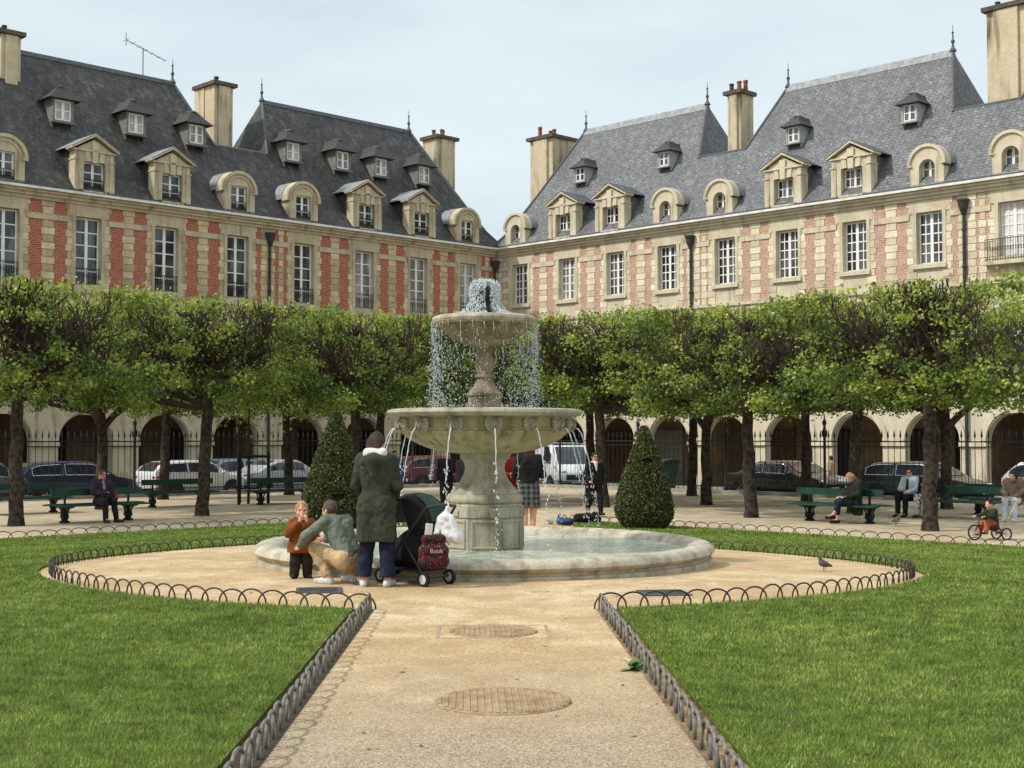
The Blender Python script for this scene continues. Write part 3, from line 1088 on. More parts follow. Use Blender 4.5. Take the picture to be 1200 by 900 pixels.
    # ---------- cornice and gutter
    tr.box(xa, xb, -.12, 0, H['cor'], H['cor'] + .14); tr.box(xa, xb, -.24, 0, H['cor'] + .141, H['cor'] + .28); tr.box(xa, xb, -.36, 0, H['cor'] + .281, H['cor'] + .38)
    tr.build('cornice', st, root)
    gt = MB(); gt.box(xa, xb, -.50, -.02, H['eave'] - .06, H['eave'] + .05); gt.build('gutter', M_GUT, root)
    g2 = MB(); g2.box(xa, xb, -.47, -.02, H['eave'] + .052, H['eave'] + .13); g2.build('lead_flashing', M_LEADD, root)
    # ---------- windows
    for i, b in enumerate(bays):
        x = X(b)
        window(root, x, z2b, 1.24, H['w2t'] - z2b - .02, side, pane=panes[i])
        window(root, x, H['w1b'], 1.24, H['w1t'] - H['w1b'] - .02, side, pane=0)
    # ---------- arcade inside
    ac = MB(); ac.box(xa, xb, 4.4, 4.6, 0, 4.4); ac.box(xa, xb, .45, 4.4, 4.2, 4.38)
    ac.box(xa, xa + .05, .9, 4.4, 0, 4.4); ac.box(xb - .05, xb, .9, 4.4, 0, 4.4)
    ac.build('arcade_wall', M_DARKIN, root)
    for i, b in enumerate(bays):
        dm = MB(); x = X(b); k = (doors or [0])[i % len(doors or [0])]
        dm.box(x - 1.05, x + 1.05, 4.3, 4.39, 0, 3.0)
        dm.box(x - 1.15, x - 1.05, 4.26, 4.4, 0, 3.1); dm.box(x + 1.05, x + 1.15, 4.26, 4.4, 0, 3.1); dm.box(x - .03, x + .03, 4.27, 4.3, 0, 3.0)
        dm.box(x - 1.05, x + 1.05, 4.27, 4.3, .9, 1.0); dm.box(x - 1.05, x + 1.05, 4.27, 4.3, 2.2, 2.28)
        dm.build('shop_front', M_DOORS[k], root)
    # ---------- roof
    h0, h1 = hips if side == 'R' else hips[::-1]        # left end, right end
    E = H['eave'] + .1; K = 1.0; R = H['ridge']; rd = H['rd']; yb = 2 * rd
    def ring(y_, z_, ins_a, ins_b, back):
        return [(xa + ins_a, y_, z_), (xb - ins_b, y_, z_), (xb - ins_b, back, z_), (xa + ins_a, back, z_)]
    zk = E + .95; yk_ = .42
    fr_k = (zk - E) / (R - E)
    # the ends flare a little at the eaves like the front
    # the outer corner's hip runs down to the eaves; between houses a low saddle joins the roofs
    ends = [('hip' if abs(v) < 1e-6 and t0 == 0 else 'saddle') for v in (xa, xb)]
    zs, sl_ = 17.5, (rd - yk_) / (R - zk)
    def inset(k, h, z, low):
        if ends[k] == 'hip': return h * min(max((z - E) / (R - E), 0), 1) ** .85
        return 0 if (z < zs or low) else (h - 1.15 if z < R - .01 else h)
    rings = []
    for z, low in ((E, 0), (zk, 0), (zk + 1.7, 0), (zs, 1), (zs + .02, 0), (R, 0)):
        y_ = -.46 if z == E else (rd - .02 if z == R else yk_ + (z - zk) * sl_)
        rings.append(ring(y_, z, inset(0, h0, z, low), inset(1, h1, z, low), yb - y_))
    rf = MB(); vs = [p for rr in rings for p in rr]; fs = []
    for i in range(len(rings) - 1):
        for k in range(4):
            k2 = (k + 1) % 4
            fs.append((4 * i + k, 4 * i + k2, 4 * i + 4 + k2, 4 * i + 4 + k))
    fs.append((3, 2, 1, 0)); m4 = 4 * (len(rings) - 1); fs.append((m4, m4 + 1, m4 + 2, m4 + 3))
    rf.add(vs, fs)
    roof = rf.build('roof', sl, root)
    rc = MB()
    if ridge_white:
        rc.prism([(rd - .24, R - .3), (rd - .06, R + .1), (rd + .06, R + .1), (rd + .24, R - .3)], xa + h0 - .05, xb - h1 + .05, 'x')
    else:
        rc.prism([(rd - .16, R - .16), (rd - .05, R + .08), (rd + .05, R + .08), (rd + .16, R - .16)], xa + h0 - .05, xb - h1 + .05, 'x')
    rc.build('ridge_cap', M_LEAD if ridge_white else M_LEADD, roof)
    # lead along the hips
    for k, (a_, s_) in enumerate(((xa, 1), (xb, -1))):
        hp = MB()
        c_ = 0 if k == 0 else 1
        if ends[k] == 'saddle':
            hp.tube([rings[4][c_], rings[5][c_]], .08, 6)
            hp.tube([(rings[4][c_][0], rings[4][c_][1] + .1, zs + .04), (a_, rings[4][c_][1] + .1, zs + .04)], .12, 6)
        else: hp.tube([rr_[c_] for rr_ in rings], .09, 6)
        hp.build('hip_lead', M_LEADD, roof)
    if h0 > .5: finial(roof, xa + h0, rd, R)
    if h1 > .5: finial(roof, xb - h1, rd, R)
    for t, kind in dorm:
        if kind == 'p': dormer_pediment(root, X(t), E + .06, -.36, side)
        else: dormer_arch(root, X(t), E + .06, -.36, side)
    for t in small:
        z = H['ridge'] - 3.75
        y = yk_ + (rd - yk_) * (z - zk) / (R - zk)
        dormer_small(root, X(t), z + .05, y - .32, side)
    for (t, w, y0, y1, z0, z1, pots, fl) in chim: chimney(roof, X(t), w, y0, y1, z0, z1, pots, fl)
    for t in pipes:
        mb = MB(); x = X(t)
        mb.tube([(x, -.12, .2), (x, -.12, 12.3)], .075, 8)
        mb.lathe([(.08, 12.3), (.2, 12.62), (.26, 12.9), (.28, 12.9), (.28, 12.98), (.05, 12.98)], 8, (x, -.16, 0))
        for z in (5, 7.5, 10, 11.6): mb.lathe([(.1, z), (.11, z + .05), (.1, z + .1)], 8, (x, -.12, 0))
        mb.build('downpipe', M_PIPE, root)
    # ---------- side and back walls close the house
    sw = MB(); sw.box(xa, xa + .3, .46, yb, H['a_top'], 13.6); sw.box(xb - .3, xb, .46, yb, H['a_top'], 13.6); sw.box(xa, xb, yb - .3, yb, 0, 13.6)
    sw.build('rear_wall', st, root)
    return root


house('L', 0, 16.2, [2.39, 6.14, 9.98, 13.96], 'red brick house with dark slate roof filling the inner corner on the left',
      [(2.75, 'a'), (6.2, 'p'), (10.1, 'p'), (14.25, 'a')], [4.2, 7.4, 10.1, 13.4], (3.1, 2.6), [1, 1, 1, 0],
      [(.9, 1.5, 3.6, 4.9, 14.5, 20.7, [(0, .3, .4, 1), (.2, .6, .55, 1), (-.2, .9, .5, 1)], 1)], [16.15, .35], doors=[4, 4, 0, 4])
house('L', 16.2, 31.9, [17.98, 21.97, 25.97, 29.87], 'red brick house with a roof aerial, beside the left corner house',
      [(18.15, 'a'), (21.9, 'p'), (25.9, 'p'), (30.1, 'a')], [19.3, 22.65, 26.4], (2.9, 2.2), [0, 0, 0, 0],
      [(16.2, 1.15, 4.2, 6.1, 16.0, 21.3, [(.1, .9, .5, 0)], 2), (t_at('L', 3, -3.7), .95, 3.35, 4.3, 17.6, 21.35, [(.1, 1.0, .5, 0)], 1)], [], doors=[0, 4, 0, 4])
house('L', 31.9, 47.5, [33.8, 37.7, 41.6, 45.5], 'red brick house cut off by the left edge of the photo',
      [(33.8, 'a'), (37.7, 'p'), (41.6, 'p'), (45.5, 'a')], [35, 39], (2.6, 2.6), [0, 0, 0, 0], [], [32.0], doors=[0, 4, 0, 4])
house('R', 0, 14.6, [1.93, 5.66, 9.26, 12.87], 'pale brick house with grey slate roof filling the inner corner on the right',
      [(1.85, 'a'), (5.65, 'p'), (9.2, 'p'), (13.0, 'a')], [5.0, 11.2], (3.0, 2.5), [0, 1, 0, 0],
      [(.8, 1.9, 2.9, 5.4, 15.2, 20.6, [(-.5, .4, .7, 1), (.3, .5, .35, 1), (.6, .5, .4, 1)], 2)], [14.5], doors=[4, 2, 3, 3], ridge_white=True)
house('R', 14.6, 29.6, [16.6, 20.3, 24.03, 27.81], 'pale brick house with two pedimented stone dormers, right of the corner house',
      [(16.5, 'a'), (20.35, 'p'), (24.1, 'p'), (27.9, 'a')], [19.5, 25.9], (2.8, 2.9), [0, 0, 0, 0],
      [(14.75, .86, 3.35, 4.5, 16.0, 20.9, [(-.3, .2, .45, 0), (.2, .2, .5, 1), (.32, .6, .6, 1)], 1)], [29.5], doors=[2, 4, 4, 0], ridge_white=True)
house('R', 29.6, 45.0, [31.66, 35.5, 39.4, 43.2], 'pale brick house with white shutters behind a balcony at the photo edge',
      [(31.75, 'a'), (35.5, 'p'), (39.4, 'p'), (43.2, 'a')], [34, 41], (2.6, 2.6), [2, 0, 0, 0],
      [(t_at('R', 1192, -3.4), 1.9, 2.9, 5.0, 16.0, 21.95, [(-.6, .4, .3, 0), (.4, .6, .6, 1), (.7, .9, .9, 1)], 3)], [], doors=[4, 0, 2, 4], ridge_white=True)

# balcony of the house at the right edge; roof aerial on the left
hr = [o for o in SC.objects if o.name.startswith('brick_house') and 'balcony' in o.get('label', '')][0]
put('railing', railing_mesh(2.2, .95), hr, (31.66 - 29.6, -.35, HB['sillb'] - .2))
bm_ = MB(); bm_.box(31.66 - 29.6 - 1.2, 31.66 - 29.6 + 1.2, -.45, .0, HB['sillb'] - .36, HB['sillb'] - .21); bm_.build('balcony_slab', S_R, hr)
hl = [o for o in SC.objects if o.name.startswith('brick_house') and 'aerial' in o.get('label', '')][0]
am = MB(); ax, az = -(20.8 - 16.2), 21.0
am.tube([(ax, 4.5, az - .2), (ax, 4.5, az + 1.5)], .025, 5)
am.tube([(ax + 1.2, 4.4, az + 1.05), (ax - .9, 4.6, az + 1.75)], .02, 5)
for k in range(7):
    u = k / 6; c = Vector((ax + 1.2 - 2.1 * u, 4.4 + .2 * u, az + 1.05 + .7 * u)); l = .14 + .3 * max(0, u - .55) + .06
    am.tube([c + Vector((0, -l, 0)), c + Vector((0, l, 0))], .012, 4)
am.tube([(ax - .9, 4.6, az + 1.45), (ax - .9, 4.6, az + 2.1)], .018, 4)
am.build('roof_aerial', M_PIPE, hl)
# ================================================================ TREES
M_BARK = mat('lime_bark', lin(82, 72, 60), lin(34, 29, 26), scale=7, rough=.95, bump=.9, bscale=45)
M_TWIG = mat('dark_twig', lin(84, 71, 62), lin(52, 43, 38), scale=5, rough=.95)


def leaf_mat(name, lo, mid_, hi, trans=.35):
    t = NT(name)
    geo = t.n('ShaderNodeNewGeometry')
    at_ = t.n('ShaderNodeAttribute'); at_.attribute_name = 'clump'
    v = t.math('ADD', t.math('MULTIPLY', geo.outputs['Random Per Island'], .38), t.math('MULTIPLY', at_.outputs['Fac'], .62))
    c = t.mix(t.ramp(v, .1, .5), lo, mid_)
    c = t.mix(t.ramp(v, .5, .95), c, hi)
    d = t.bsdf(c, .5, 0, .35)
    tr = t.n('ShaderNodeBsdfTranslucent'); t.link(c, tr.inputs[0])
    mx = t.n('ShaderNodeMixShader'); mx.inputs[0].default_value = trans
    t.link(d, mx.inputs[1]); t.link(tr.outputs[0], mx.inputs[2])
    return t.done(mx.outputs[0])


M_LEAF = leaf_mat('lime_leaves', (.036, .062, .014), (.180, .250, .040), (.480, .520, .105), .36)


def leaves_mesh(name, C, N, Cl, size, m, droop=.25, seed=1):
    """C leaf positions, N preferred facing, Cl clump value"""
    r = np.random.default_rng(seed)
    n = len(C)
    d = r.normal(size=(n, 3)); d[:, 2] -= droop
    d /= np.linalg.norm(d, axis=1)[:, None]
    up = N + r.normal(size=(n, 3)) * .55
    s = np.cross(d, up); s /= (np.linalg.norm(s, axis=1)[:, None] + 1e-6)
    L = (size * r.uniform(.65, 1.3, n))[:, None]
    nn = np.cross(s, d)
    b = C - d * L * .5
    V = np.stack([b, b + d * L * .42 + s * L * .40 + nn * L * .05, C + d * L * .5 - nn * L * .06, b + d * L * .42 - s * L * .40 + nn * L * .05], 1).reshape(-1, 3)
    F = np.arange(4 * n).reshape(n, 4)
    me = np_mesh(name, V, F, m)
    a = me.attributes.new('clump', 'FLOAT', 'FACE')
    a.data.foreach_set('value', Cl.astype(np.float32))
    return me


def lime_tree(seed, hl=3.05, hd=1.7, zb=2.96, zt=5.66, tr=.17, lean=0.0, fork=2.75, nclump=235):
    """meshes of one clipped lime: trunk, branches, crown"""
    r = random.Random(seed); rn = np.random.default_rng(seed)
    tk = MB()
    p0 = Vector((0, 0, -.1)); pts = []; rad_ = []
    for i in range(9):
        u = i / 8
        pts.append(Vector((lean * u + r.uniform(-.03, .03) * (i > 0), r.uniform(-.03, .03) * (i > 0), -.1 + (fork + .1) * u)))
        rad_.append(tr * (1.28 if i == 0 else 1.06 - .22 * u) * r.uniform(.96, 1.04))
    tk.tube(pts, rad_, 10)
    br = MB(); tips = []
    def inside_box(p): return abs(p.x) < hl + .1 and abs(p.y) < hd + .1 and p.z < zt - .05
    def grow(p, d, L, r0, depth):
        n = 4; pts = [p]; rs = [r0]
        for i in range(n):
            d = (d + Vector((r.uniform(-1, 1), r.uniform(-1, 1), r.uniform(-.5, .7))) * .26).normalized()
            q = pts[-1] + d * L / n
            if not inside_box(q):
                d = Vector((d.x * .3, d.y * .3, .5)).normalized(); q = pts[-1] + d * L / n * .4
                if q.z > zt + .15: break
            pts.append(q); rs.append(r0 * (1 - .5 * (i + 1) / n))
        if len(pts) < 2: return
        rs = [max(q_, .009) for q_ in rs]
        br.tube(pts, rs, 6 if depth == 0 else (5 if depth == 1 else 4), cap=False)
        tips.append((pts[-1], depth))
        if depth >= 3: return
        kids = (7, 5, 3)[depth]
        for i in range(kids):
            k = r.randint(1, len(pts) - 1) if i else len(pts) - 1
            up = r.uniform(.15, 1.0) if depth else r.uniform(-.1, .7)
            dd = (d * .45 + Vector((r.uniform(-1, 1), r.uniform(-1, 1) * .8, up)) * .8).normalized()
            grow(pts[k], dd, L * r.uniform(.5, .75), rs[k] * .68, depth + 1)
    top = pts[-1]
    up_pts = [top, top + Vector((r.uniform(-.08, .08), r.uniform(-.06, .06), .55)), top + Vector((r.uniform(-.14, .14), r.uniform(-.08, .08), 1.15)), top + Vector((r.uniform(-.2, .2), r.uniform(-.1, .1), 1.75))]
    tk.tube(up_pts, [tr * .84, tr * .80, tr * .66, tr * .42], 9)
    for i in range(12):
        a = 2 * PI * i / 12 + r.uniform(-.25, .25)
        up = r.uniform(.05, .75)
        u_ = r.uniform(.25, 2.6); k_ = int(u_)
        st = up_pts[k_].lerp(up_pts[k_ + 1], u_ - k_)
        grow(st, Vector((math.cos(a) * 1.25, math.sin(a) * .7, up)).normalized(), r.uniform(1.3, 2.0), tr * r.uniform(.42, .6), 0)
    if fork < 2.5:
        for s_ in (-1, 1): grow(top, Vector((s_ * .8, 0, 1)).normalized(), 2.2, tr * .7, 0)
    grow(up_pts[-1], Vector((r.uniform(-.2, .2), 0, 1)), 1.1, tr * .42, 0)
    # leaf clumps: shell of the clipped box, thinner where bare branches show
    C, N, Cl = [], [], []
    def clump(c, s, n, val, nrm):
        p = rn.normal(size=(n, 3)) * np.array([s, s, s * .62]) * .5
        C.append(p + np.array(c)); N.append(np.tile(np.array(nrm, float), (n, 1))); Cl.append(np.full(n, val) + rn.normal(size=n) * .06)
    off = r.uniform(0, 90)
    k = 0
    while k < nclump:
        x, y, z = r.uniform(-hl, hl), r.uniform(-hd, hd), r.uniform(zb, zt)
        if r.random() < .62: y = math.copysign(hd * r.uniform(.72, 1.05), y)
        u = (z - zb) / (zt - zb)
        nz_ = mnoise.noise(Vector((x * .62 + off, y * .45, z * .8)))
        if u > .34 and u < .97 and (nz_ > .02 - .22 * (u - .34) or r.random() < .25) and r.random() < .88: continue
        if nz_ < -.42: continue
        zz = z + mnoise.noise(Vector((x * 1.3 + off, y, 3.3))) * .2
        # ragged lower edge
        if u < .16 and mnoise.noise(Vector((x * 1.6 - off, y * .8, 0))) > .12: continue
        k += 1
        val = .42 + .72 * mnoise.noise(Vector((x * 1.7 + off, y * 1.4, z * 1.9))) * 1.5 + .22 * (u - .5)
        clump((x, y, zz), r.uniform(.24, .40), r.randint(38, 66), min(max(val, 0), 1), (0, math.copysign(.7, y) if abs(y) > hd * .5 else 0, .8))
    for i in range(100):      # young yellow-green shoots along the clipped top
        x, y = r.uniform(-hl, hl), r.uniform(-hd, hd)
        if mnoise.noise(Vector((x * .8 + off, y * .6, 9))) > .22: continue
        clump((x, y, zt + r.uniform(-.22, .1)), r.uniform(.2, .34), r.randint(18, 40), r.uniform(.7, 1.05), (0, 0, 1))
    for p, dpt in tips:
        if dpt >= 2 and r.random() < .05: clump(p, .2, 8, r.uniform(.5, .95), (0, 0, 1))
    C = np.concatenate(C); N = np.concatenate(N); Cl = np.clip(np.concatenate(Cl), 0, 1)
    return (tk.mesh('trunk', M_BARK, True), br.mesh('limbs', M_TWIG, True, fix=False), leaves_mesh('crown', C, N, Cl, .098, M_LEAF, seed=seed))


LIMES = [lime_tree(11), lime_tree(23, lean=.12), lime_tree(37, lean=-.1), lime_tree(58, fork=2.35)]


def plant_lime(x, y, rz, var, label, s=1.0, flip=False, zs=1.0):
    root = empty('lime_tree', (x, y, gz(x, y) - .01), rz, label, 'tree', 'clipped lime trees in rows round the lawns')
    for nm, me in zip(('trunk', 'limbs', 'crown'), LIMES[var]): put(nm, me, root)
    root.scale = (s * (-1 if flip else 1), s, s * zs * (.955 if x > 5 and y < 37 else 1))
    return root


RZL = math.atan2(-dL.y, -dL.x); RZR = math.atan2(dR.y, dR.x)
p19, p237, p880, p1090, p707 = gp(19, 615.7), gp(237, 603.8), gp(880, 606), gp(1090, 621.5), gp(707, 594)
T = [
    (p19, RZL, 0, 'front row lime tree with a thick trunk at the left edge of the photo', 1.0, False),
    (p237, RZL, 1, 'front row lime tree with a straight dark trunk in front of the silver hatchback', 1.0, False),
    (Vector((-4.75, 40.6, 0)), RZL, 2, 'front row lime tree rising right behind the left cone shaped yew', 1.0, True),
    (Vector((-.9, 44.6, 0)), RZL, 3, 'lime tree at the inner corner of the rows, hidden behind the fountain', 1.0, False),
    (p707, RZR, 1, 'front row lime tree whose trunk stands right of the walking man', 1.0, True),
    (p880, RZR, 2, 'front row lime tree left of the green bench with the reading woman', 1.0, False),
    (p1090, RZR, 0, 'front row lime tree with a thick trunk beside the man in the white shirt', 1.0, True),
    (Vector((-12.1, 40.1, 0)), RZL, 3, 'lime tree with a low forked trunk behind the seated old woman', 1.0, True),
    (Vector((-4.6, 47.6, 0)), RZL, 0, 'second row lime tree behind the left cone shaped yew', 1.0, False),
    (Vector((-11.9, 46.4, 0)), RZL, 2, 'rear row lime tree standing before the white hatchback by the railings', 1.0, True),
    (Vector((-8.2, 50.0, 0)), RZL, 1, 'rear row lime tree beside the arch left of the left cone shaped yew', 1.0, True),
    (Vector((2.7, 47.2, 0)), RZR, 0, 'second row lime tree just left of the trunk beside the walking man', .98, True),
    (Vector((6.1, 42.7, 0)), RZR, 3, 'second row lime tree between the right cone shaped yew and the lantern post', 1.0, False),
    (Vector((9.55, 38.0, 0)), RZR, 1, 'second row lime tree right behind the reading woman on the bench', 1.0, False),
    (Vector((6.5, 49.2, 0)), RZR, 2, 'rear row lime tree with a black trunk beside the green wheeled bin', 1.0, True),
    (Vector((9.75, 45.0, 0)), RZR, 0, 'rear row lime tree with a black trunk left of the pedestrian in beige', 1.0, False),
    (Vector((12.9, 40.3, 0)), RZR, 3, 'rear row lime tree with a dark trunk behind the thick trunk on the right', 1.0, True),
]
for p, rz, v, lab, s, fl in T: plant_lime(p.x, p.y, rz, v, lab, s, fl)

# a staked young tree in the second row, left
sp = gp(291, 590)
root = empty('young_tree', sp, RZL, 'thin young lime tree inside a dark wooden stake frame', 'tree')
mb = MB(); mb.tube([(0, 0, -.05), (.02, 0, 1.2), (0, .01, 2.6), (0.02, 0, 3.4)], [.05, .045, .035, .02], 7); mb.build('trunk', M_BARK, root, True)
M_STAKE = mat('dark_stake_wood', lin(46, 40, 36), lin(30, 27, 25), scale=8, rough=.9)
for sx_, sy_ in ((-.55, -.3), (.55, -.3), (0, .5)):
    mb = MB(); mb.tube([(sx_, sy_, -.1), (sx_, sy_, 1.62)], .05, 7); mb.build('stake', M_STAKE, root)
for a_, b_ in (((-.6, -.3), (.6, -.3)), ((.57, -.32), (0, .53)), ((0, .53), (-.57, -.32))):
    mb = MB(); mb.tube([(a_[0], a_[1], 1.5), (b_[0], b_[1], 1.5)], .04, 6); mb.build('crossbar', M_STAKE, root)
rn = np.random.default_rng(5); nC = 2200
cc = rn.normal(size=(nC, 3)) * np.array([.75, .55, .5]) + np.array([0, 0, 3.6])
put('crown', leaves_mesh('crown', cc, np.tile([0, 0, 1.], (nC, 1)), rn.uniform(.2, .9, nC), .12, M_LEAF, seed=6), root)

# ---------------------------------------------------------------- clipped yew cones
M_YEW = leaf_mat('yew_needles', (.030, .042, .012), (.085, .098, .026), (.165, .160, .052), .1)
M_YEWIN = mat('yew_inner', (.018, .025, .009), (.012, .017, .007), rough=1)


def yew(px, py, wpx, toppx, label, seed, base_Y=None, notch=None):
    p = gp(px, py)
    pxm = FPX / p.y
    H = (toppx[1] and (py - toppx[1]) / pxm); R = wpx / 2 / pxm
    rn = np.random.default_rng(seed)
    prof = [(0.0, .62), (.03, .80), (.10, .97), (.2, 1.0), (.35, .9), (.55, .68), (.75, .42), (.9, .20), (1.0, .07)]
    root = empty('yew_cone', (p.x, p.y, p.z), 0, label, 'topiary', 'clipped yew cones flanking the far path')
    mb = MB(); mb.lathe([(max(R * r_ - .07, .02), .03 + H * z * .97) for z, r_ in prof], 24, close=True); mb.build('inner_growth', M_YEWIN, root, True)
    mb = MB(); mb.tube([(0, 0, -.05), (0, 0, .2)], [.09, .08], 8); mb.build('trunk', M_BARK, root, True)
    n = 30000
    z = rn.uniform(0, 1, n) ** 1.25
    a = rn.uniform(0, 2 * PI, n)
    rr = np.interp(z, [q[0] for q in prof], [q[1] for q in prof]) * R
    lump = np.array([mnoise.noise(Vector((math.cos(a[i]) * 2.4, math.sin(a[i]) * 2.4, z[i] * 6 + seed))) for i in range(n)])
    rr = rr * (1 + .075 * lump) + rn.normal(size=n) * .018
    dn = np.stack([np.cos(a), np.sin(a), np.full(n, .35)], -1)
    C = np.stack([rr * np.cos(a), rr * np.sin(a), .04 + z * H], -1)
    if notch:
        q = np.array(notch) * np.array([R, R, H])
        C = C[np.linalg.norm((C - q) / np.array([.13, .3, .07]), axis=1) > 1]
        n = len(C); dn = dn[:n]
    cl = np.clip(.42 + .5 * lump[:len(C)] + rn.normal(size=len(C)) * .2, 0, 1)
    put('foliage', leaves_mesh('foliage', C, dn[:len(C)], cl, .05, M_YEW, 0, seed), root)


yew(755.5, 620, 66, (755, 502), 'dark yew clipped to a cone with a rounded foot, right of the fountain', 3, notch=(.05, -.55, .68))
yew(393, 622, 76, (393, 485), 'taller sharp yew cone behind the standing woman and crouching man', 4, notch=(.2, -.9, .30))

# ---------------------------------------------------------------- weeds by the fence and by the basin
def weed(p, n, h, label, m, seed, w=.05):
    r = random.Random(seed); root = empty('weed_plant', p, 0, label, 'weed')
    lf, stm = MB(), MB()
    for i in range(n):
        a = r.uniform(0, 2 * PI); L = h * r.uniform(.6, 1.2); el = r.uniform(.25, 1.1)
        pts = []
        for k in range(5):
            u = k / 4
            pts.append(Vector((math.cos(a) * L * u * math.cos(el), math.sin(a) * L * u * math.cos(el), L * (math.sin(el) * u - .35 * u * u) + .01)))
        s = Vector((-math.sin(a), math.cos(a), .1))
        vs = []
        for k in range(5):
            ww = w * (.15, .7, 1, .7, .05)[k]
            vs += [pts[k] - s * ww, pts[k] + s * ww]
        lf.add(vs, [(2 * k, 2 * k + 1, 2 * k + 3, 2 * k + 2) for k in range(4)])
        stm.tube([(0, 0, 0), pts[1]], .004, 4)
    lf.build('leaves', m, root); stm.build('stem', m, root)


M_WEED = mat('weed_leaf', (.07, .13, .03), (.11, .17, .05), rough=.6)
weed(gp(742, 786), 14, .14, 'leafy green weed growing at the foot of the right path fence', M_WEED, 3, .028)
weed(gp(645, 615), 16, .30, 'grey green spiky plant beside the dark bag behind the basin', mat('grey_leaf', (.14, .17, .11), (.2, .22, .15), rough=.7), 5, .02)

# ================================================================ PARK RAILINGS
M_GRILLE = mat('railing_black', (.014, .014, .016), (.024, .024, .026), rough=.5, spec=.4)


def bar_panel(L):
    mb = MB(); n = int(L / .225)
    mb.box(0, L, -.02, .02, .12, .16); mb.box(0, L, -.02, .02, 1.82, 1.86); mb.box(0, L, -.02, .02, 1.66, 1.69)
    for i in range(n):
        x = (i + .5) * L / n
        mb.tube([(x, 0, .02), (x, 0, 1.98)], .0125, 5)
        mb.lathe([(.012, 1.96), (.038, 2.02), (.03, 2.08), (.001, 2.26)], 5, (x, 0, 0))
        mb.tube([(x + L / n / 2, 0, .1), (x + L / n / 2, 0, .75)], .009, 4)
    return mb.mesh('bar_panel', M_GRILLE)


def post_mesh():
    mb = MB()
    mb.lathe([(.09, 0), (.09, .3), (.05, .36), (.05, 2.1), (.09, 2.14), (.11, 2.3), (.06, 2.38), (.04, 2.5), (.075, 2.58), (.075, 2.66), (.03, 2.74), (.02, 2.9), (.001, 2.95)], 8)
    return mb.mesh('post', M_GRILLE, True)


PANEL, POST = bar_panel(4.2), post_mesh()
for sd, lab in (('L', 'tall black iron railings between the trees and the red brick houses'), ('R', 'tall black iron railings between the trees and the pale brick houses')):
    d = dL if sd == 'L' else dR
    p0 = LP(sd, 14, 13.9)
    rz = math.atan2(d.y, d.x)
    root = empty('iron_railings', p0, rz, lab, 'railings', 'iron railings round the park')
    for i in range(8):
        put('bar_panel', PANEL, root, (i * 4.3 + .05, 0, .12))
        put('post', POST, root, (i * 4.3, 0, 0))
    mb = MB(); mb.box(0, 8 * 4.3, -.14, .14, -.1, .12); mb.build('kerb_base', M_KERB, root)
# ================================================================ THE FOUNTAIN
def wet_stone(name, a, b, dark, k, bump=.35):
    t = NT(name)
    c = t.mix(t.ramp(t.noise(3.0, 6), .36, .64), a, b)
    st = t.ramp(t.noise(1.7, 6, t.mapping((3.2, 3.2, .55))), .46, .7)
    c = t.mix(t.math('MULTIPLY', st, k), c, dark)
    c = t.mix(1.0, c, t.ramp(t.noise(38, 4), .3, .7, .82, 1.16), 'MULTIPLY')
    return t.done(t.bsdf(c, t.ramp(st, 0, 1, .7, .45), 0, .35, t.bump(t.noise(45, 5), bump, .012)))


F_PALE = wet_stone('fountain_stone', lin(176, 169, 147), lin(156, 149, 128), lin(104, 99, 80), .8)
F_BOWL = wet_stone('mossy_bowl_stone', lin(170, 159, 122), lin(152, 141, 104), lin(98, 91, 62), .8)
F_WET = wet_stone('wet_brown_stone', lin(150, 134, 108), lin(122, 108, 86), lin(70, 60, 46), .85)
F_RIM = wet_stone('basin_stone', lin(188, 178, 156), lin(166, 154, 132), lin(104, 92, 74), .75)


def water_mat(name):
    t = NT(name)
    foam = t.ramp(t.noise(2.6, 6, dist=1.2), .38, .66)
    spk = t.ramp(t.noise(26, 3), .56, .66)
    c = t.mix(foam, lin(126, 134, 112), lin(200, 204, 186))
    c = t.mix(t.math('MULTIPLY', spk, .7), c, lin(232, 238, 234))
    h = t.math('ADD', t.noise(9, 4, dist=.5), t.math('MULTIPLY', t.noise(34, 3), .7))
    return t.done(t.bsdf(c, .08, 0, .5, t.bump(h, .55, .05), ior=1.33))


def drop_mat(name):
    t = NT(name)
    return t.done(t.bsdf((.86, .90, .93), .1, 0, .6, None, trans=.45, ior=1.33))


M_WATER, M_DROP = water_mat('pool_water'), drop_mat('falling_water')
fo = empty('fountain', (FX, FY, 0), 0, 'two tiered stone fountain with lion masks spouting water into a round basin', 'fountain')


def lobes(n, amp, i0, i1, skew=0.0):
    return lambda r, z, a, i: r * (1 + (amp * abs(math.sin(n * a / 2 + skew * z)) if i0 <= i <= i1 else 0))


mb = MB()
mb.lathe([(2.6, -.05), (2.6, .06), (2.66, .14), (2.70, .205), (2.78, .238), (2.88, .246), (2.97, .232), (3.03, .19), (3.045, .14), (3.01, .10), (2.97, .085), (2.97, .055), (3.01, .045), (3.01, -.05)], 128)
mb.build('basin', F_RIM, fo, True)
mb = MB(); mb.lathe([(.3, .14), (1.2, .14), (2.2, .14), (2.68, .14)], 96); mb.build('water', M_WATER, fo, True)
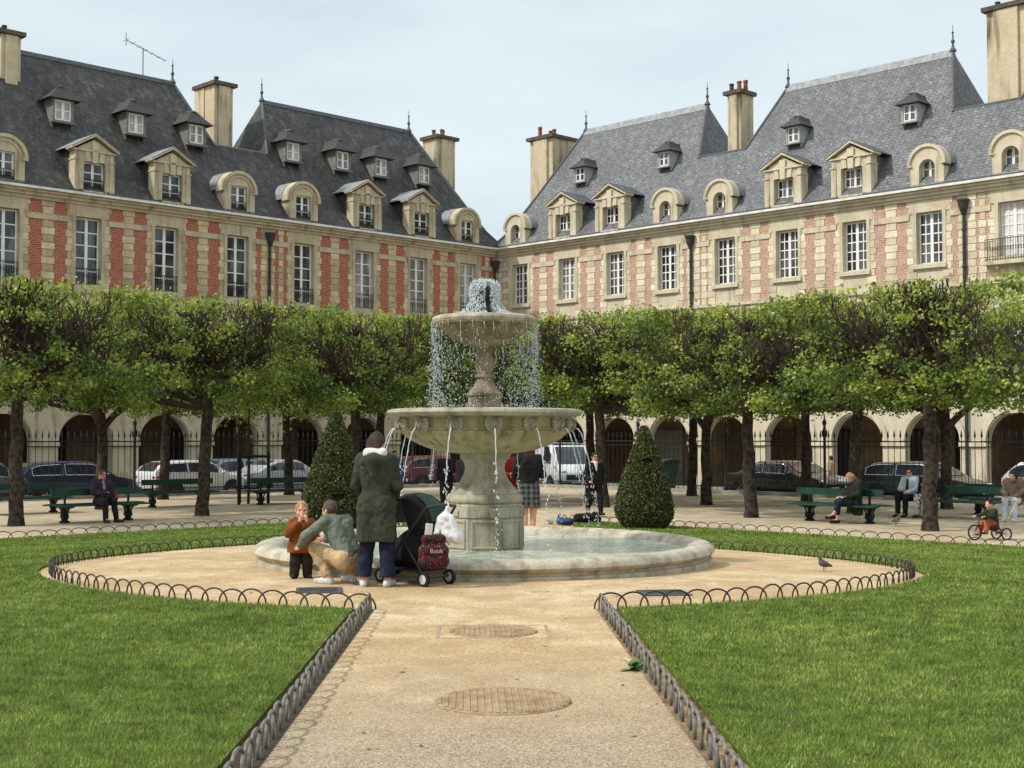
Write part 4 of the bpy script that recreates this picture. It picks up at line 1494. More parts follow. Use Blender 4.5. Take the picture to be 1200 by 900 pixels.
# pedestal: octagonal block with panels, rope moulding, bell shaft
oc = 1 / math.cos(PI / 8)
mb = MB(); A8 = [(-PI / 2 + PI / 8 + k * PI / 4) for k in range(8)]
def octa(mb, r0, z0, r1, z1):
    vs = [(r0 * oc * math.cos(a), r0 * oc * math.sin(a), z0) for a in A8] + [(r1 * oc * math.cos(a), r1 * oc * math.sin(a), z1) for a in A8]
    mb.add(vs, [tuple(range(7, -1, -1)), tuple(range(8, 16))] + [(k, (k + 1) % 8, (k + 1) % 8 + 8, k + 8) for k in range(8)])
octa(mb, .51, .02, .51, .56); octa(mb, .525, .561, .525, .70); octa(mb, .50, .701, .48, .74)
for k in range(8):
    R = Matrix.Rotation(k * PI / 4, 3, 'Z')
    for (x0, x1, z0, z1) in ((-.17, .17, .5, .54), (-.17, .17, .16, .19), (-.17, -.14, .19, .5), (.14, .17, .19, .5), (-.06, .06, .58, .66)):
        mb.obox(R @ Vector(((x0 + x1) / 2, -.516 if z1 < .56 else -.53, (z0 + z1) / 2)), (x1 - x0, .02, z1 - z0), R)
pd = mb.build('pedestal', F_PALE, fo); bevel(pd, .006, 1)
mb = MB(); mb.box(-.17, .17, -.512, -.4, .03, .13); mb.build('foot_recess', mat('recess_shade', (.012, .012, .012), rough=.8), fo)  # flat black block paints the shade of the recess at the pedestal's foot
mb = MB()
mb.lathe([(.40, .72), (.475, .735), (.505, .77), (.505, .82), (.48, .86), (.43, .875)], 96, fn=lobes(56, .018, 1, 4, 40))
mb.build('rope_moulding', F_PALE, fo, True)
mb = MB()
mb.lathe([(.455, .86), (.43, .90), (.375, .96), (.31, 1.04), (.27, 1.12), (.255, 1.20), (.262, 1.27), (.29, 1.285), (.29, 1.31), (.33, 1.33), (.335, 1.40), (.30, 1.43)], 192, fn=lobes(24, .05, 1, 6))
mb.build('shaft', F_PALE, fo, True)
# the big bowl
mb = MB()
mb.lathe([(.30, 1.395), (.46, 1.41), (.66, 1.45), (.84, 1.52), (.98, 1.60), (1.055, 1.67), (1.075, 1.705)], 336, fn=lobes(42, .05, 0, 6))
mb.lathe([(1.06, 1.70), (1.105, 1.712), (1.105, 1.735), (1.09, 1.745), (1.095, 1.86), (1.13, 1.875), (1.16, 1.89)], 96)
mb.build('bowl', F_BOWL, fo, True)
mb = MB()
mb.lathe([(1.14, 1.885), (1.22, 1.89), (1.275, 1.905), (1.30, 1.94), (1.285, 1.975), (1.24, 1.99), (1.15, 1.985), (1.08, 1.93), (.9, 1.85), (.3, 1.80)], 160, fn=lobes(96, .012, 1, 4, 30))
mb.build('bowl_rim', F_PALE, fo, True)
mb = MB(); mb.lathe([(.2, 1.945), (1.1, 1.945)], 64); mb.build('bowl_water', M_WATER, fo, True)
# the drum, baluster and upper bowl
mb = MB()
mb.lathe([(.27, 1.9), (.27, 2.0), (.245, 2.01), (.245, 2.05), (.225, 2.06), (.225, 2.16), (.245, 2.17), (.245, 2.20), (.215, 2.215), (.165, 2.28), (.115, 2.36), (.10, 2.40), (.135, 2.42),
          (.135, 2.445), (.10, 2.46), (.12, 2.52), (.13, 2.58), (.12, 2.66), (.098, 2.73), (.09, 2.77), (.12, 2.79), (.12, 2.81), (.09, 2.825)], 48)
mb.build('baluster', F_WET, fo, True)
mb = MB()
mb.lathe([(.085, 2.80), (.16, 2.825), (.30, 2.875), (.43, 2.945), (.54, 3.03), (.61, 3.13)], 128, fn=lobes(32, .03, 1, 5))
mb.build('upper_bowl', F_WET, fo, True)
mb = MB()
mb.lathe([(.60, 3.12), (.655, 3.13), (.70, 3.15), (.712, 3.185), (.70, 3.215), (.66, 3.235), (.60, 3.23), (.5, 3.19), (.1, 3.17)], 96)
mb.build('upper_rim', F_RIM, fo, True)
mb = MB(); mb.lathe([(.03, 3.222), (.58, 3.222)], 48); mb.build('upper_water', M_WATER, fo, True)
mb = MB(); mb.lathe([(.14, 3.2), (.1, 3.3), (.07, 3.38), (.1, 3.45), (.12, 3.52), (.1, 3.6), (.04, 3.66), (.001, 3.67)], 16)
mb.build('spout', mat('dark_bronze', (.035, .04, .036), (.02, .024, .022), rough=.4, metal=.5), fo, True)

# lion masks round the big bowl
mk = MB()
for k in range(13):
    a = 2 * PI * k / 13
    mk.ball((.085 * math.cos(a), .012 - .012 * math.sin(k * 2.1), .01 + .09 * math.sin(a)), (.038, .05, .038), 7, 5)
mk.ball((0, -.015, .005), (.075, .06, .085), 12, 8)
mk.ball((0, -.062, -.022), (.043, .04, .034), 10, 6)                   # muzzle
mk.ball((0, -.085, .0), (.018, .02, .03), 8, 5)                        # nose
for s in (-1, 1):
    mk.ball((s * .034, -.06, .034), (.024, .022, .014), 7, 5)          # brow
    mk.ball((s * .066, -.012, .082), (.02, .018, .022), 7, 5)          # ear
    mk.ball((s * .024, -.07, -.045), (.024, .03, .022), 7, 5)          # jowl
mk.ball((0, -.06, -.068), (.026, .028, .018), 8, 5)                    # jaw
LION = mk.mesh('lion_mask', F_PALE, 'all')
hole = MB(); hole.ball((0, -.098, -.05), (.014, .012, .012), 8, 5); HOLE = hole.mesh('spout_hole', mat('spout_dark', (.02, .02, .018)), True)


def drops(mb, p, r, st=1.0):
    vs = [(p[0] + r, p[1], p[2]), (p[0], p[1] + r, p[2]), (p[0] - r, p[1], p[2]), (p[0], p[1] - r, p[2]), (p[0], p[1], p[2] + r * st), (p[0], p[1], p[2] - r * st)]
    mb.add(vs, [(0, 1, 4), (1, 2, 4), (2, 3, 4), (3, 0, 4), (1, 0, 5), (2, 1, 5), (3, 2, 5), (0, 3, 5)])


rr = random.Random(4)
for k in range(14):
    ang = rad(7) + k * 2 * PI / 14                                     # measured from the side towards the viewer, turning right
    dv = Vector((math.sin(ang), -math.cos(ang), 0))
    o = put('lion_mask', LION, fo, (dv.x * 1.125, dv.y * 1.125, 1.79), (0, 0, ang)); put('spout_hole', HOLE, o)
    st = MB(); v0 = rr.uniform(.5, .64); s = dv * 1.225 + Vector((0, 0, 1.735))
    pts, rad_ = [], []
    Tt = math.sqrt(2 * (1.735 - .14) / 9.81)
    for i in range(15):
        t_ = Tt * .66 * i / 14
        w = .006 * math.sin(i * 1.9 + k) * i / 14
        pts.append(s + dv * v0 * t_ - Vector((w, w, 4.905 * t_ * t_))); rad_.append(.0098 - .0045 * i / 14 + .002 * math.sin(i * 2.3 + k))
    st.tube(pts, rad_, 6)
    for i in range(46):
        t_ = Tt * rr.uniform(.55, 1.0)
        q = s + dv * v0 * t_ - Vector((0, 0, 4.905 * t_ * t_)) + Vector((rr.gauss(0, .018), rr.gauss(0, .018), rr.gauss(0, .02)))
        drops(st, q, rr.uniform(.005, .012), rr.uniform(1.2, 2.6))
    for i in range(26):                                                # splash
        q = dv * (1.225 + v0 * Tt) + Vector((rr.gauss(0, .07), rr.gauss(0, .07), .15 + abs(rr.gauss(0, .05))))
        drops(st, q, rr.uniform(.004, .009))
    o = st.build('water_stream', M_DROP, fo, 'all', fix=False); o['kind'] = 'stuff'
# the curtain falling from the upper bowl, and the foam over the spout
cu = MB()
for i in range(7500):
    a = rr.uniform(0, 2 * PI)
    dens = .5 + .9 * mnoise.noise(Vector((math.cos(a) * 4, math.sin(a) * 4, 1.7)))
    dens = dens * .6 + .7 * abs(math.cos(a)) ** 3
    if rr.random() > .03 + dens * .8: continue
    u = rr.random() ** .85
    fall = u * 1.15
    r_ = .70 + rr.gauss(.0, .022) - .32 * (rr.random() < .10) * rr.random() + fall * rr.gauss(-.01, .055)
    a += rr.gauss(0, .05) * fall
    drops(cu, (r_ * math.cos(a), r_ * math.sin(a), 3.15 - fall), rr.uniform(.002, .0062), rr.uniform(1.2, 3.0))
for i in range(90):
    a = rr.choice((0, PI)) + rr.gauss(0, .75) if rr.random() < .6 else rr.uniform(0, 2 * PI)
    r_ = .705 + rr.gauss(0, .012); z = 3.16 - rr.random() ** 2 * .5; l = rr.uniform(.05, .2)
    cu.tube([(r_ * math.cos(a), r_ * math.sin(a), z), (r_ * math.cos(a) + .004, r_ * math.sin(a), z - l * .5), (r_ * math.cos(a), r_ * math.sin(a), z - l)], [.003, .0022, .0012], 4)
for i in range(600):
    a = rr.uniform(0, 2 * PI); r_ = rr.uniform(.45, 1.05)
    drops(cu, (r_ * math.cos(a), r_ * math.sin(a), 1.95 + abs(rr.gauss(0, .05))), rr.uniform(.004, .009))
o = cu.build('water_curtain', M_DROP, fo, 'all', fix=False); o['kind'] = 'stuff'
fm = MB()
P_ = [(.02, 3.70), (.12, 3.715), (.18, 3.66), (.20, 3.58), (.185, 3.48), (.2, 3.41), (.25, 3.34), (.34, 3.27), (.45, 3.235)]
for i in range(3600):
    u = rr.random() ** 1.0 * (len(P_) - 1.001); k = int(u); f = u - k
    r_ = P_[k][0] * (1 - f) + P_[k + 1][0] * f + rr.gauss(0, .014); z = P_[k][1] * (1 - f) + P_[k + 1][1] * f + rr.gauss(0, .012)
    a = rr.uniform(0, 2 * PI)
    if mnoise.noise(Vector((math.cos(a) * 2.2, math.sin(a) * 2.2, z * 2))) > .25: continue
    drops(fm, (r_ * math.cos(a), r_ * math.sin(a), z), rr.uniform(.004, .0105), rr.uniform(1, 2.4))
o = fm.build('spout_foam', M_DROP, fo, 'all', fix=False); o['kind'] = 'stuff'
# ================================================================ PEOPLE (one smooth body each, clothes over it)
V3 = lambda *a: np.array(a, float)


def sdf_mesh(name, prims, h, m, k=.03, cuts=(), holes=(), smooth=True, fold=0.0, streak=0.0):
    """smooth union of round cones ('c', p, q, r1, r2[, k]) and ellipsoids ('e', c, (rx,ry,rz)[, k, R]) -> mesh (surface nets)"""
    lo, hi = V3(9, 9, 9), V3(-9, -9, -9)
    for p in prims:
        if p[0] == 'c':
            r = max(p[3], p[4]); a, b = np.array(p[1]), np.array(p[2])
            lo = np.minimum(lo, np.minimum(a, b) - r); hi = np.maximum(hi, np.maximum(a, b) + r)
        else:
            r = max(p[2]); lo = np.minimum(lo, np.array(p[1]) - r); hi = np.maximum(hi, np.array(p[1]) + r)
    lo -= h * 3; hi += h * 3
    n = np.ceil((hi - lo) / h).astype(int) + 1
    ax = [lo[i] + np.arange(n[i]) * h for i in range(3)]
    F = np.full(tuple(n), 1.0)
    def block(a, b, pad):
        return tuple(slice(max(int((a[i] - pad - lo[i]) / h), 0), min(int((b[i] + pad - lo[i]) / h) + 2, n[i])) for i in range(3))
    def dist(p, sl):
        X, Y, Z = np.meshgrid(ax[0][sl[0]], ax[1][sl[1]], ax[2][sl[2]], indexing='ij')
        if p[0] == 'c':
            a, b = np.array(p[1], float), np.array(p[2], float); d = b - a; L2 = max(d @ d, 1e-9)
            t = np.clip(((X - a[0]) * d[0] + (Y - a[1]) * d[1] + (Z - a[2]) * d[2]) / L2, 0, 1)
            return np.sqrt((X - a[0] - t * d[0]) ** 2 + (Y - a[1] - t * d[1]) ** 2 + (Z - a[2] - t * d[2]) ** 2) - (p[3] + (p[4] - p[3]) * t)
        c, r = np.array(p[1], float), np.array(p[2], float)
        Q = np.stack([X - c[0], Y - c[1], Z - c[2]], -1)
        if len(p) > 4 and p[4] is not None: Q = Q @ np.array(p[4])
        k0 = np.sqrt(((Q / r) ** 2).sum(-1)); k1 = np.sqrt(((Q / r ** 2) ** 2).sum(-1)) + 1e-9
        return k0 * (k0 - 1) / k1
    for p in prims:
        kk = k
        if p[0] == 'c':
            r = max(p[3], p[4]); a, b = np.minimum(p[1], p[2]) - r, np.maximum(p[1], p[2]) + r
            if len(p) > 5: kk = p[5]
        else:
            r = max(p[2]); a, b = np.array(p[1]) - r, np.array(p[1]) + r
            if len(p) > 3 and p[3] is not None: kk = p[3]
        sl = block(a, b, kk + 2 * h)
        d = dist(p, sl); A = F[sl]
        hh = np.clip(.5 + .5 * (A - d) / kk, 0, 1)
        F[sl] = A * (1 - hh) + d * hh - kk * hh * (1 - hh)
    for p in holes:
        r = max(p[2]) if p[0] == 'e' else max(p[3], p[4])
        a, b = (np.array(p[1]) - r, np.array(p[1]) + r) if p[0] == 'e' else (np.minimum(p[1], p[2]) - r, np.maximum(p[1], p[2]) + r)
        sl = block(a, b, 2 * h); F[sl] = np.maximum(F[sl], -dist(p, sl))
    for (c, nn) in cuts:                                       # keeps the side the normal points away from
        X, Y, Z = np.meshgrid(*ax, indexing='ij')
        F = np.maximum(F, (X - c[0]) * nn[0] + (Y - c[1]) * nn[1] + (Z - c[2]) * nn[2])
    F[0], F[-1], F[:, 0], F[:, -1], F[:, :, 0], F[:, :, -1] = (1,) * 6
    # surface nets
    N = n - 1
    S = [(i, j, l) for i in (0, 1) for j in (0, 1) for l in (0, 1)]
    c8 = {s: F[s[0]:s[0] + N[0], s[1]:s[1] + N[1], s[2]:s[2] + N[2]] for s in S}
    acc = np.zeros((*N, 3)); cnt = np.zeros(N)
    for a in S:
        for axx in range(3):
            if a[axx]: continue
            b = list(a); b[axx] = 1; b = tuple(b)
            fa, fb = c8[a], c8[b]
            mk = (fa < 0) != (fb < 0)
            t = np.where(mk, fa / np.where(mk, fa - fb, 1), 0)
            for q in range(3): acc[..., q] += np.where(mk, a[q] + (t if q == axx else 0), 0)
            cnt += mk
    act = cnt > 0
    idn = -np.ones(N, int); idn[act] = np.arange(act.sum())
    ijk = np.argwhere(act)
    V = lo + (ijk + acc[act] / cnt[act][:, None]) * h
    Q = []
    for axx in range(3):
        o = [q for q in range(3) if q != axx]
        s0 = [slice(1, N[q]) for q in range(3)]; s0[axx] = slice(0, N[axx]); s1 = list(s0); s1[axx] = slice(1, N[axx] + 1)
        A, B = F[tuple(s0)], F[tuple(s1)]
        mk = np.argwhere((A < 0) != (B < 0)); 
        sg = (A < 0)[(A < 0) != (B < 0)]
        off = np.ones(3, int); off[axx] = 0
        base = mk + off
        def cell(du, dv):
            c = base.copy(); c[:, o[0]] -= du; c[:, o[1]] -= dv
            return idn[c[:, 0], c[:, 1], c[:, 2]]
        q4 = np.stack([cell(1, 1), cell(0, 1), cell(0, 0), cell(1, 0)], -1)
        if axx == 1: q4 = q4[:, ::-1]
        fl = ~sg
        q4[fl] = q4[fl][:, ::-1]
        Q.append(q4)
    Q = np.concatenate(Q); Q = Q[(Q >= 0).all(1)]
    me = np_mesh(name, V, Q, m, smooth)
    if fold or streak:
        nr = np.zeros(len(V) * 3, np.float32); me.vertices.foreach_get('normal', nr); nr = nr.reshape(-1, 3)
        sd = len(V) % 97
        if fold:
            d = np.array([(1 - abs(mnoise.noise(Vector((p_[0] * 7 + sd, p_[1] * 7, p_[2] * 11 + p_[0] * 6)))) * 2.2) * .7 + .5 * mnoise.noise(Vector((p_[0] * 16, p_[1] * 16 + sd, p_[2] * 22))) for p_ in V]) * fold
        else:
            d = np.array([mnoise.noise(Vector((p_[0] * 70 + sd, p_[1] * 70, p_[2] * 9))) for p_ in V]) * streak
        V2 = V + nr * d[:, None]
        me.vertices.foreach_set('co', V2.astype(np.float32).ravel()); me.update()
    return me


SKIN = mat('skin', lin(214, 164, 138), lin(196, 142, 116), scale=12, rough=.55, spec=.35)
EYE = mat('eye_dark', (.02, .016, .014), rough=.3)
LIP = mat('lip', lin(168, 96, 86), rough=.5)


def cloth(name, c, c2=None, rough=.9, scale=7):
    if name in _mats: return _mats[name]
    t = NT(name); c2 = c2 or tuple(x * .7 for x in c)
    col = t.mix(t.ramp(t.noise(scale, 5), .35, .65), c, c2)
    col = t.mix(1.0, col, t.ramp(t.noise(90, 3), .3, .7, .85, 1.15), 'MULTIPLY')
    fold = t.noise(11, 3, t.mapping((1.2, 1.2, .45)), dist=.8)
    _mats[name] = t.done(t.bsdf(col, rough, 0, .2, t.bump(t.math('ADD', fold, t.math('MULTIPLY', t.noise(160, 2), .08)), .75, .03)))
    return _mats[name]


def lerp(a, b, t): return np.array(a, float) * (1 - t) + np.array(b, float) * t


def standing(s=1.0, **kw):
    """joints of a person standing, facing -y, head top at 1.70 s"""
    J = dict(head=(0, -.005, 1.575), neck=(0, .02, 1.45), chest=(0, .01, 1.26), waist=(0, .0, 1.05), pelvis=(0, .0, .93),
             shL=(.18, .02, 1.39), shR=(-.18, .02, 1.39), elL=(.225, .03, 1.11), elR=(-.225, .03, 1.11), wrL=(.235, -.04, .87), wrR=(-.235, -.04, .87),
             hpL=(.09, 0, .90), hpR=(-.09, 0, .90), knL=(.10, -.02, .49), knR=(-.10, -.02, .49), anL=(.10, .02, .085), anR=(-.10, .02, .085),
             toL=(.12, -.15, .035), toR=(-.12, -.15, .035), face=(0, -1, 0), curl=.5)
    J.update(kw)
    return {k: (np.array(v, float) * (s if k not in ('face', 'curl') else 1) if not np.isscalar(v) else v) for k, v in J.items()}


def torso(J, i=0.0, s=1.0, w=1.0):
    P = []
    for q in 'LR':
        P.append(('c', lerp(J['chest'], J['sh' + q], .42) * 1, lerp(J['waist'], J['hp' + q], .45), (.098 * w + i) * 1, .092 * w + i))
        P.append(('c', lerp(J['waist'], J['hp' + q], .45), lerp(J['pelvis'], J['hp' + q], .85), .092 * w + i, .108 * w + i))
    P.append(('c', lerp(J['shL'], J['neck'], .15), lerp(J['shR'], J['neck'], .15), .055 + i, .055 + i))
    P.append(('c', J['neck'] + V3(0, 0, -.03), J['chest'], .06 + i, .09 + i))
    return P


def arms(J, i=0.0, q='LR', fat=1.0):
    P = []
    for c in q:
        P.append(('c', J['sh' + c], J['el' + c], .05 * fat + i, .041 * fat + i)); P.append(('c', J['el' + c], J['wr' + c], .041 * fat + i, .028 * fat + i))
    return P


def legs(J, i=0.0, q='LR', end=1.0, flare=0.0):
    P = []
    for c in q:
        P.append(('c', J['hp' + c], J['kn' + c], .082 + i, .055 + i + flare * .5))
        P.append(('c', J['kn' + c], lerp(J['kn' + c], J['an' + c], end), .055 + i + flare * .5, .038 + i + flare))
    return P


def hand(J, c, sc=1.0):
    w, e = J['wr' + c], J['el' + c]
    d = J.get('hd' + c); d = (w - e) if d is None else np.array(d, float)
    d = d / np.linalg.norm(d)
    up = np.array(J.get('palm' + c, (0, -1, 0)), float)      # the way the palm looks
    sd = np.cross(d, up)
    if np.linalg.norm(sd) < .1: up = V3(0, 0, -1); sd = np.cross(d, up)
    sd /= np.linalg.norm(sd); up = np.cross(sd, d)
    if (sd[0] > 0) != (c == 'R'): sdt = -sd
    else: sdt = sd
    P = [('c', w, w + d * .03 * sc, .025 * sc, .026 * sc, .015)]
    for o in (-.022, 0, .022): P.append(('c', w + d * .02 * sc + sd * o * .7 * sc, w + d * .085 * sc + sd * o * sc, .015 * sc, .013 * sc, .012))
    cu = J.get('curl', .5)
    for k, (o, L) in enumerate(((-.030, .058), (-.010, .072), (.010, .076), (.030, .066))):
        b = w + d * .088 * sc + sd * o * sc
        m1 = b + (d * math.cos(cu * .8) + up * math.sin(cu * .8)) * L * .5 * sc
        m2 = m1 + (d * math.cos(cu * 1.9) + up * math.sin(cu * 1.9)) * L * .5 * sc
        P.append(('c', b, m1, .0095 * sc, .0088 * sc, .005)); P.append(('c', m1, m2, .0088 * sc, .0075 * sc, .005))
    tb = w + d * .03 * sc + sdt * .022 * sc
    t1 = tb + (d * .55 + sdt * .7 + up * .3) / 1.0 * .038 * sc; t2 = t1 + (d * .85 + sdt * .2 + up * .45) * .032 * sc
    P += [('c', tb, t1, .0125 * sc, .0105 * sc, .008), ('c', t1, t2, .0105 * sc, .0085 * sc, .006)]
    return P


def head_frame(J):
    f = np.array(J['face'], float); f /= np.linalg.norm(f)
    up = V3(*J.get('headup', (0, 0, 1))); r = np.cross(f, up); r /= np.linalg.norm(r); up = np.cross(r, f)
    return f, r, up, np.stack([r, -f, up], 1)


def head(J, sc=1.0, child=False):
    f, r, up, R = head_frame(J); c = J['head']
    P = [('e', c + up * .018 * sc, (.074 * sc, .092 * sc, .102 * sc), .02, R), ('e', c + f * .022 * sc - up * .045 * sc, (.056 * sc, .066 * sc, .066 * sc), .03, R),
         ('e', c + f * .06 * sc - up * .085 * sc, (.026 * sc, .024 * sc, .024 * sc), .03, R),
         ('c', c + f * .086 * sc + up * .016 * sc, c + f * .106 * sc - up * .022 * sc, .009 * sc, .0135 * sc, .012),
         ('c', c + f * .084 * sc - up * .052 * sc + r * .014 * sc, c + f * .084 * sc - up * .052 * sc - r * .014 * sc, .009 * sc, .009 * sc, .01)]
    for s in (-1, 1):
        P.append(('e', c + r * s * .076 * sc - f * .008 * sc, (.012 * sc, .022 * sc, .03 * sc), .012, R))
        P.append(('e', c + f * .07 * sc + r * s * .034 * sc - up * .022 * sc, (.024 * sc, .022 * sc, .024 * sc), .02, R))
        P.append(('c', c + f * .082 * sc + r * s * .016 * sc + up * .038 * sc, c + f * .074 * sc + r * s * .046 * sc + up * .036 * sc, .008 * sc, .007 * sc, .014))
    P.append(('c', J['neck'], c - up * .05 * sc - f * .01 * sc, .05 * sc, .047 * sc, .03))
    return P


def person(loc, rz, J, label, h=.012, skin=SKIN, hair=None, hair_col=None, hsc=1.0, wear=(), child=False, glasses=False, bsc=1.0, wtor=1.0, group=None, hair_len=0.0, bare_leg=True):
    P = torso(J, -.004, w=wtor) + arms(J) + legs(J) + hand(J, 'L', bsc) + hand(J, 'R', bsc) + head(J, hsc)
    for c in 'LR': P.append(('c', J['an' + c], J['to' + c], .036 * bsc, .026 * bsc))
    if bsc != 1.0:
        P = [(p[0], p[1], p[2], p[3] * bsc, p[4] * bsc) + tuple(p[5:]) if p[0] == 'c' and i < len(torso(J)) + 8 else p for i, p in enumerate(P)]
    o = put('person', sdf_mesh('person', P, h, skin, .028 * max(bsc, .6)), None, loc, (0, 0, rz))
    tag(o, label, 'person', group)
    f, r, up, R = head_frame(J); c = J['head']; sc = hsc
    ey = MB(); Rm = Matrix([list(x) for x in R])
    for s in (-1, 1): ey.ball(Vector(c + f * .083 * sc + r * s * .032 * sc + up * .016 * sc), (.014 * sc, .008 * sc, .008 * sc), 8, 6, Rm)
    ey.build('eyes', EYE, o, True)
    mo = MB(); mo.ball(Vector(c + f * .0925 * sc - up * .052 * sc), (.022 * sc, .006 * sc, .007 * sc), 8, 6, Rm); mo.build('mouth', LIP, o, True)
    if hair_col:
        HP = [('e', c + up * .028 * sc - f * .012 * sc, (.084 * sc, .098 * sc, .104 * sc), .02, R)]
        cuts = [(c + f * .058 * sc + up * .02 * sc, f * .75 - up * .45)] if not hair_len else [(c + f * .05 * sc + up * .03 * sc, f * .9 - up * .25)]
        if hair_len:
            for s in (-1, 0, 1):
                HP.append(('c', c - f * .05 * sc + r * s * .05 * sc, c - f * .075 * sc + r * s * .06 * sc - up * hair_len, .052 * sc, .03 * sc, .03))
        else: cuts.append((c - up * .055 * sc, -up))
        ho = put('hair', sdf_mesh('hair', HP, min(h, .010), hair_col, .02, cuts, streak=.007), o)
    if glasses:
        gl = MB()
        for s in (-1, 1): gl.ball(Vector(c + f * .094 * sc + r * s * .033 * sc + up * .014 * sc), (.03 * sc, .008 * sc, .02 * sc), 10, 6, Rm)
        for s in (-1, 1): gl.tube([Vector(c + f * .09 * sc + r * s * .06 * sc + up * .018 * sc), Vector(c - f * .01 * sc + r * s * .082 * sc + up * .02 * sc)], .004, 4)
        gl.build('sunglasses', EYE, o, True)
    for w in wear:
        nm, prims, m = w[0], w[1], w[2]
        kk = w[3] if len(w) > 3 else {}
        put(nm, sdf_mesh(nm, prims, kk.get('h', h), m, kk.get('k', .035), kk.get('cuts', ()), kk.get('holes', ()), fold=0 if nm == 'shoe' else kk.get('fold', .009)), o)
    return o


def shoes(J, i=.012, bsc=1.0):
    out = []
    for c in 'LR':
        a, t = J['an' + c], J['to' + c]
        d = (t - a); d[2] = 0; d /= np.linalg.norm(d) + 1e-9
        heel = V3(a[0], a[1], t[2]) - d * .035 * bsc
        out.append([('c', heel, t + d * .02 * bsc, (.036 + i * .4) * bsc, (.033 + i * .4) * bsc), ('c', a + V3(0, 0, -.02 * bsc), lerp(a, t, .55), (.036 + i) * bsc, .03 * bsc)])
    return out


def shoe_wear(J, m, bsc=1.0, nm='shoe', z=0.0):
    return [(nm, s, m, dict(k=.02, cuts=[(V3(0, 0, z), V3(0, 0, -1))])) for s in shoes(J, bsc=bsc)]


C_PARKA = cloth('olive_parka', lin(68, 70, 57), lin(50, 52, 43))
C_WHITE = cloth('white_cloth', lin(214, 210, 200), lin(188, 184, 174))
C_NAVY = cloth('navy_denim', lin(40, 46, 66), lin(26, 28, 40))
C_BLACK = cloth('black_cloth', (.016, .016, .018), (.010, .010, .011))
C_SHOE_W = mat('white_sneaker', lin(214, 212, 206), lin(170, 168, 164), scale=20, rough=.7)
C_SHOE_B = mat('black_shoe', (.02, .018, .017), rough=.5)
C_SAGE = cloth('sage_sweater', lin(118, 124, 110), lin(92, 98, 86))
C_BEIGE = cloth('beige_trousers', lin(190, 164, 126), lin(160, 134, 100))
C_RUST = cloth('rust_jacket', lin(140, 82, 38), lin(104, 58, 26))
C_CHAR = cloth('charcoal_cloth', lin(58, 50, 46), lin(40, 34, 32))
H_BROWN = mat('brown_hair', lin(72, 48, 38), lin(46, 30, 24), scale=30, rough=.55, bump=.6, bscale=90)
H_AUBURN = mat('auburn_hair', lin(92, 50, 34), lin(54, 30, 22), scale=30, rough=.5, bump=.6, bscale=90)
H_DARK = mat('dark_hair', lin(42, 34, 30), lin(26, 21, 19), scale=30, rough=.55, bump=.6, bscale=90)
H_BLOND = mat('blond_hair', lin(184, 146, 104), lin(146, 108, 72), scale=30, rough=.6, bump=.6, bscale=90)
H_GREY = mat('grey_hair', lin(104, 84, 68), lin(70, 54, 44), scale=30, rough=.6, bump=.6, bscale=90)


def facing(dx, dy): return math.atan2(dx, -dy)


def coat(J, i, hem, hw, q='LR', armi=None, hood=False):
    """a coat: torso, sleeves and a skirt down to the hem"""
    P = torso(J, i) + arms(J, armi if armi is not None else i * .8, q)
    for c in 'LR':
        b = J['hp' + c].copy(); e = b.copy(); e[2] = hem - .05; e[0] = math.copysign(hw, b[0])
        P.append(('c', b, e, .11 + i, .115 + i, .06))
    return P


# ---- the woman in the parka, her back to us
J = standing(1.0, elL=(.25, .0, 1.12), elR=(-.25, .0, 1.12), wrL=(.17, -.17, .98), wrR=(-.17, -.17, .98), anL=(.15, .02, .085), anR=(-.14, .02, .085), knL=(.12, -.02, .49), knR=(-.12, -.02, .49),
             toL=(.20, -.13, .035), toR=(-.16, -.13, .035), head=(0.01, -.03, 1.57), face=(-.25, -.93, -.25))
p = gp(441, 688)
lp = [('c', J['hp' + c], J['kn' + c], .095, .088) for c in 'LR'] + [('c', J['kn' + c], J['an' + c] + V3(0, 0, .03), .088, .086) for c in 'LR']
f, r, up, R = head_frame(J)
wm = person(p, facing(.18, 1), J, 'woman seen from behind in a long olive green parka with a white collar', .011, hair_col=H_BROWN, hair_len=.115,
            wear=[('parka', coat(J, .024, .50, .10), C_PARKA, dict(cuts=[(V3(0, 0, .50), V3(0, 0, -1)), (V3(0, 0, 1.475), V3(0, 0, 1))])),
                  ('hood', [('c', (-.11, .10, 1.385), (.11, .10, 1.385), .062, .062), ('c', (0, .125, 1.38), (0, .13, 1.24), .095, .05)], C_PARKA, dict(k=.05, fold=.004)),
                  ('collar', [('c', (-.085, .075, 1.462), (.085, .075, 1.462), .06, .06), ('c', (-.08, .04, 1.475), (-.05, -.06, 1.47), .042, .035), ('c', (.08, .04, 1.475), (.05, -.06, 1.47), .042, .035)], C_WHITE, dict(k=.03)),
                  ('trousers', lp, C_NAVY, dict(k=.02, cuts=[(V3(0, 0, .12), V3(0, 0, -1)), (V3(0, 0, .9), V3(0, 0, 1))]))] + shoe_wear(J, C_SHOE_W))
wm.scale = (.93, .95, .985)

